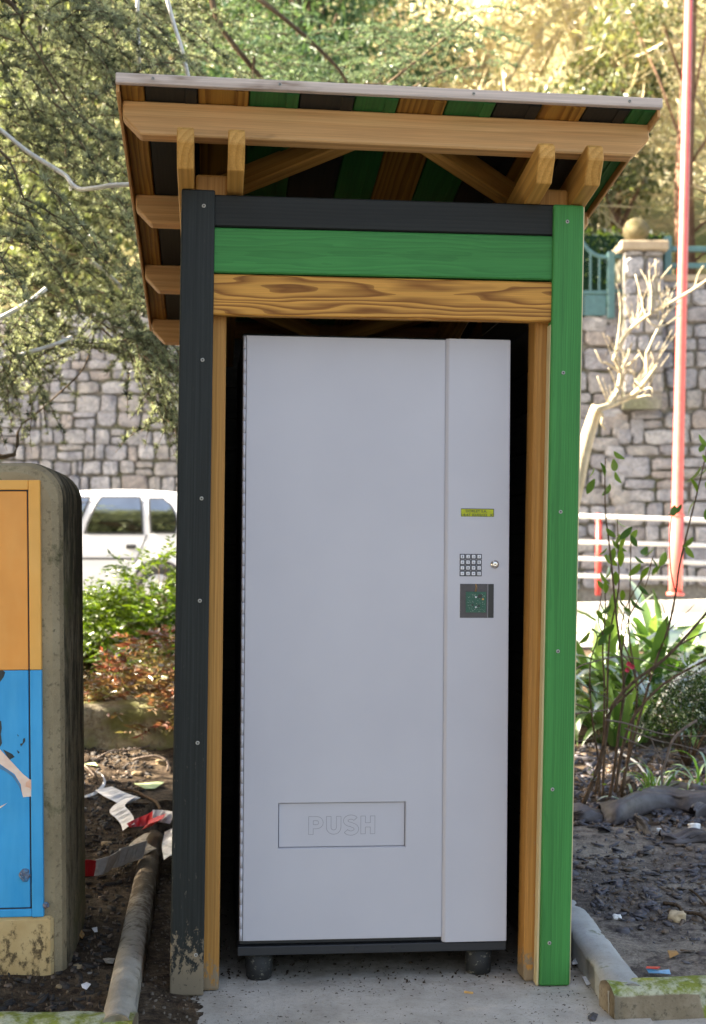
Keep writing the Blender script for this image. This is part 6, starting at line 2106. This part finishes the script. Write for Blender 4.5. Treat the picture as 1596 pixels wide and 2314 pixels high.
def oval_leaf(L, W, fold, curl):
    V, F = [], []
    n = 6
    for i in range(n + 1):
        t = i / n
        w = W * math.sin(math.pi * (t * .92 + .04)) ** .8 * (1 if t < .6 else 1 - .25 * (t - .6) / .4)
        if i == n: w = .0006
        z = -curl * L * t * t
        V += [(L * t, -w / 2, z + w * fold), (L * t, 0, z), (L * t, w / 2, z + w * fold)]
    for i in range(n):
        k = i * 3
        F += [(k, k + 1, k + 4, k + 3), (k + 1, k + 2, k + 5, k + 4)]
    return V, F
leafm = []
for k in range(4):
    V, F = oval_leaf(.056 + .006 * k, .027 + .002 * (k % 2), .18, .10 + .08 * k)
    leafm.append(mesh_of('leaf', V, F, L_SHRUB, True))
rl = random.Random(83)
def hang_leaf(par, off, x, y, s=1.0, dy=0.0):
    p = D(x, y - 9, SY + dy) - off
    a = rl.uniform(0, 2 * math.pi)
    d = Vector((math.cos(a) * .75, math.sin(a) * .5, -rl.uniform(.5, 1.3))).normalized()
    up = Vector((rl.gauss(0, .5), -.4 + rl.gauss(0, .5), .6))
    m = frame_of(p, d, d.cross(up)) @ Matrix.Scale(s * rl.uniform(.85, 1.15), 4)
    obj_me('leaf', rl.choice(leafm), par, m)
for x, y in [(1388, 1028), (1357, 1054), (1342, 1066), (1386, 1046), (1391, 1075), (1344, 1091), (1378, 1102), (1391, 1182), (1370, 1202), (1399, 1215), (1414, 1222), (1428, 1199), (1440, 1206), (1426, 1218), (1384, 1229), (1389, 1246), (1371, 1247), (1403, 1250), (1366, 1263), (1376, 1288), (1391, 1300), (1357, 1302), (1350, 1320), (1366, 1323), (1435, 1265), (1462, 1243), (1479, 1244), (1447, 1281), (1472, 1270), (1491, 1288), (1466, 1290), (1445, 1331), (1407, 1342), (1401, 1361), (1426, 1361), (1379, 1374), (1358, 1370), (1349, 1388), (1360, 1404), (1409, 1382), (1334, 1420), (1332, 1437), (1357, 1440), (1371, 1440), (1422, 1490), (1405, 1440), (1388, 1420), (1372, 1260)]:
    hang_leaf(ts, s0, x, y, 1.0, rl.uniform(-.05, .12))
for x, y in [(1583, 1062), (1560, 1090), (1588, 1036), (1574, 1136), (1594, 1098), (1524, 1150), (1540, 1148), (1550, 1242), (1566, 1222), (1504, 1256), (1590, 1010), (1602, 1060), (1610, 1150), (1580, 990)]:
    hang_leaf(ts2, s2, x, y, 1.15, .1)
qn = thing('quince_shrub', G(1340, 1800), 'bare twiggy quince with one pink flower spreading across the right bed', 'shrub')
q0 = qn.location.copy()
stems(qn, q0, B_STEM, [
    ([(1318, 1815), (1345, 1750), (1366, 1680), (1382, 1600), (1430, 1542), (1500, 1490), (1548, 1440), (1600, 1380), (1640, 1330)], .0095, .005, -.1),
    ([(1390, 1790), (1405, 1700), (1432, 1620), (1500, 1545), (1600, 1488), (1660, 1450)], .008, .004, -.05),
    ([(1382, 1600), (1440, 1548), (1490, 1500), (1530, 1460), (1610, 1420)], .006, .003, 0)])
stems(qn, q0, B_STEMG, [
    ([(1290, 1522), (1310, 1505), (1340, 1495), (1400, 1483), (1450, 1490), (1500, 1510), (1540, 1520)], .004, .0016, -.1),
    ([(1290, 1612), (1320, 1610), (1372, 1602), (1382, 1590)], .004, .002, -.1),
    ([(1368, 1626), (1410, 1633), (1450, 1645), (1500, 1658), (1560, 1663), (1620, 1660)], .0045, .002, -.15),
    ([(1412, 1645), (1450, 1660), (1490, 1674), (1540, 1684), (1610, 1705)], .004, .002, -.15),
    ([(1402, 1664), (1440, 1680), (1480, 1695), (1530, 1705), (1560, 1712)], .0035, .0015, -.15),
    ([(1575, 1627), (1540, 1650), (1517, 1678), (1508, 1710), (1496, 1745), (1497, 1770)], .0065, .005, -.2),
    ([(1304, 1540), (1340, 1560), (1380, 1580)], .003, .0015, -.05),
    ([(1300, 1590), (1360, 1608)], .003, .0015, -.05),
    ([(1404, 1475), (1440, 1520), (1464, 1568)], .0035, .002, 0),
    ([(1412, 1585), (1405, 1560), (1418, 1520)], .003, .0015, 0),
    ([(1500, 1545), (1550, 1530), (1600, 1512)], .003, .0012, 0),
    ([(1500, 1500), (1560, 1516), (1610, 1530)], .003, .0012, 0),
    ([(1302, 1675), (1330, 1670), (1362, 1660)], .003, .0015, -.05),
    ([(1300, 1695), (1340, 1700), (1375, 1690)], .003, .0015, -.05),
    ([(1470, 1665), (1485, 1700), (1498, 1720)], .003, .002, -.15),
    ([(1510, 1425), (1540, 1395), (1570, 1365)], .003, .0012, 0)])
petal = []
V, F = oval_leaf(.014, .013, .25, .2); pm_ = mesh_of('petal', V, F, L_PINK, True)
for (fx, fy) in ((1420, 1500), (1417, 1513), (1428, 1506)):
    for k in range(5):
        d = Vector((math.cos(k * 1.257), -.6, math.sin(k * 1.257))).normalized()
        obj_me('petal', pm_, qn, frame_of(D(fx, fy, SY - .1) - q0, d, d.cross(Vector((0, -1, .2)))))
C = []
for x, y in [(1330, 1600), (1352, 1612), (1392, 1590), (1384, 1640), (1440, 1560), (1460, 1530), (1510, 1500), (1530, 1495), (1545, 1440), (1370, 1560), (1356, 1570), (1480, 1520), (1400, 1520), (1560, 1500), (1505, 1470), (1340, 1740), (1350, 1760), (1450, 1580)]:
    for k in range(5): C.append((D(x + rl.gauss(0, 6), y + rl.gauss(0, 6), SY - .08) - q0)[:])
C = np.array(C)
V, T = leaf_arrays(C, norm(NP.normal(size=C.shape) + np.array([0, -.3, .6])), NP.uniform(.012, .024, len(C)), NP.uniform(.007, .012, len(C)))
o = np_mesh('leaf_buds', V, T, L_HEDGE, qn, np.repeat(NP.uniform(0, 1, len(C)), 4)); o['kind'] = 'stuff'
tag(tube('cable', [p - Vector((0, 0, 0)) for p in smooth_path([G(1396, 1722, .05), G(1440, 1740, .03), G(1470, 1775, .02), G(1510, 1798, .02), G(1560, 1800, .02), G(1620, 1788, .02)], 5)], .005, M_CABLE, None, 6), 'thin white cable lying across the right bed behind the membrane', 'cable')
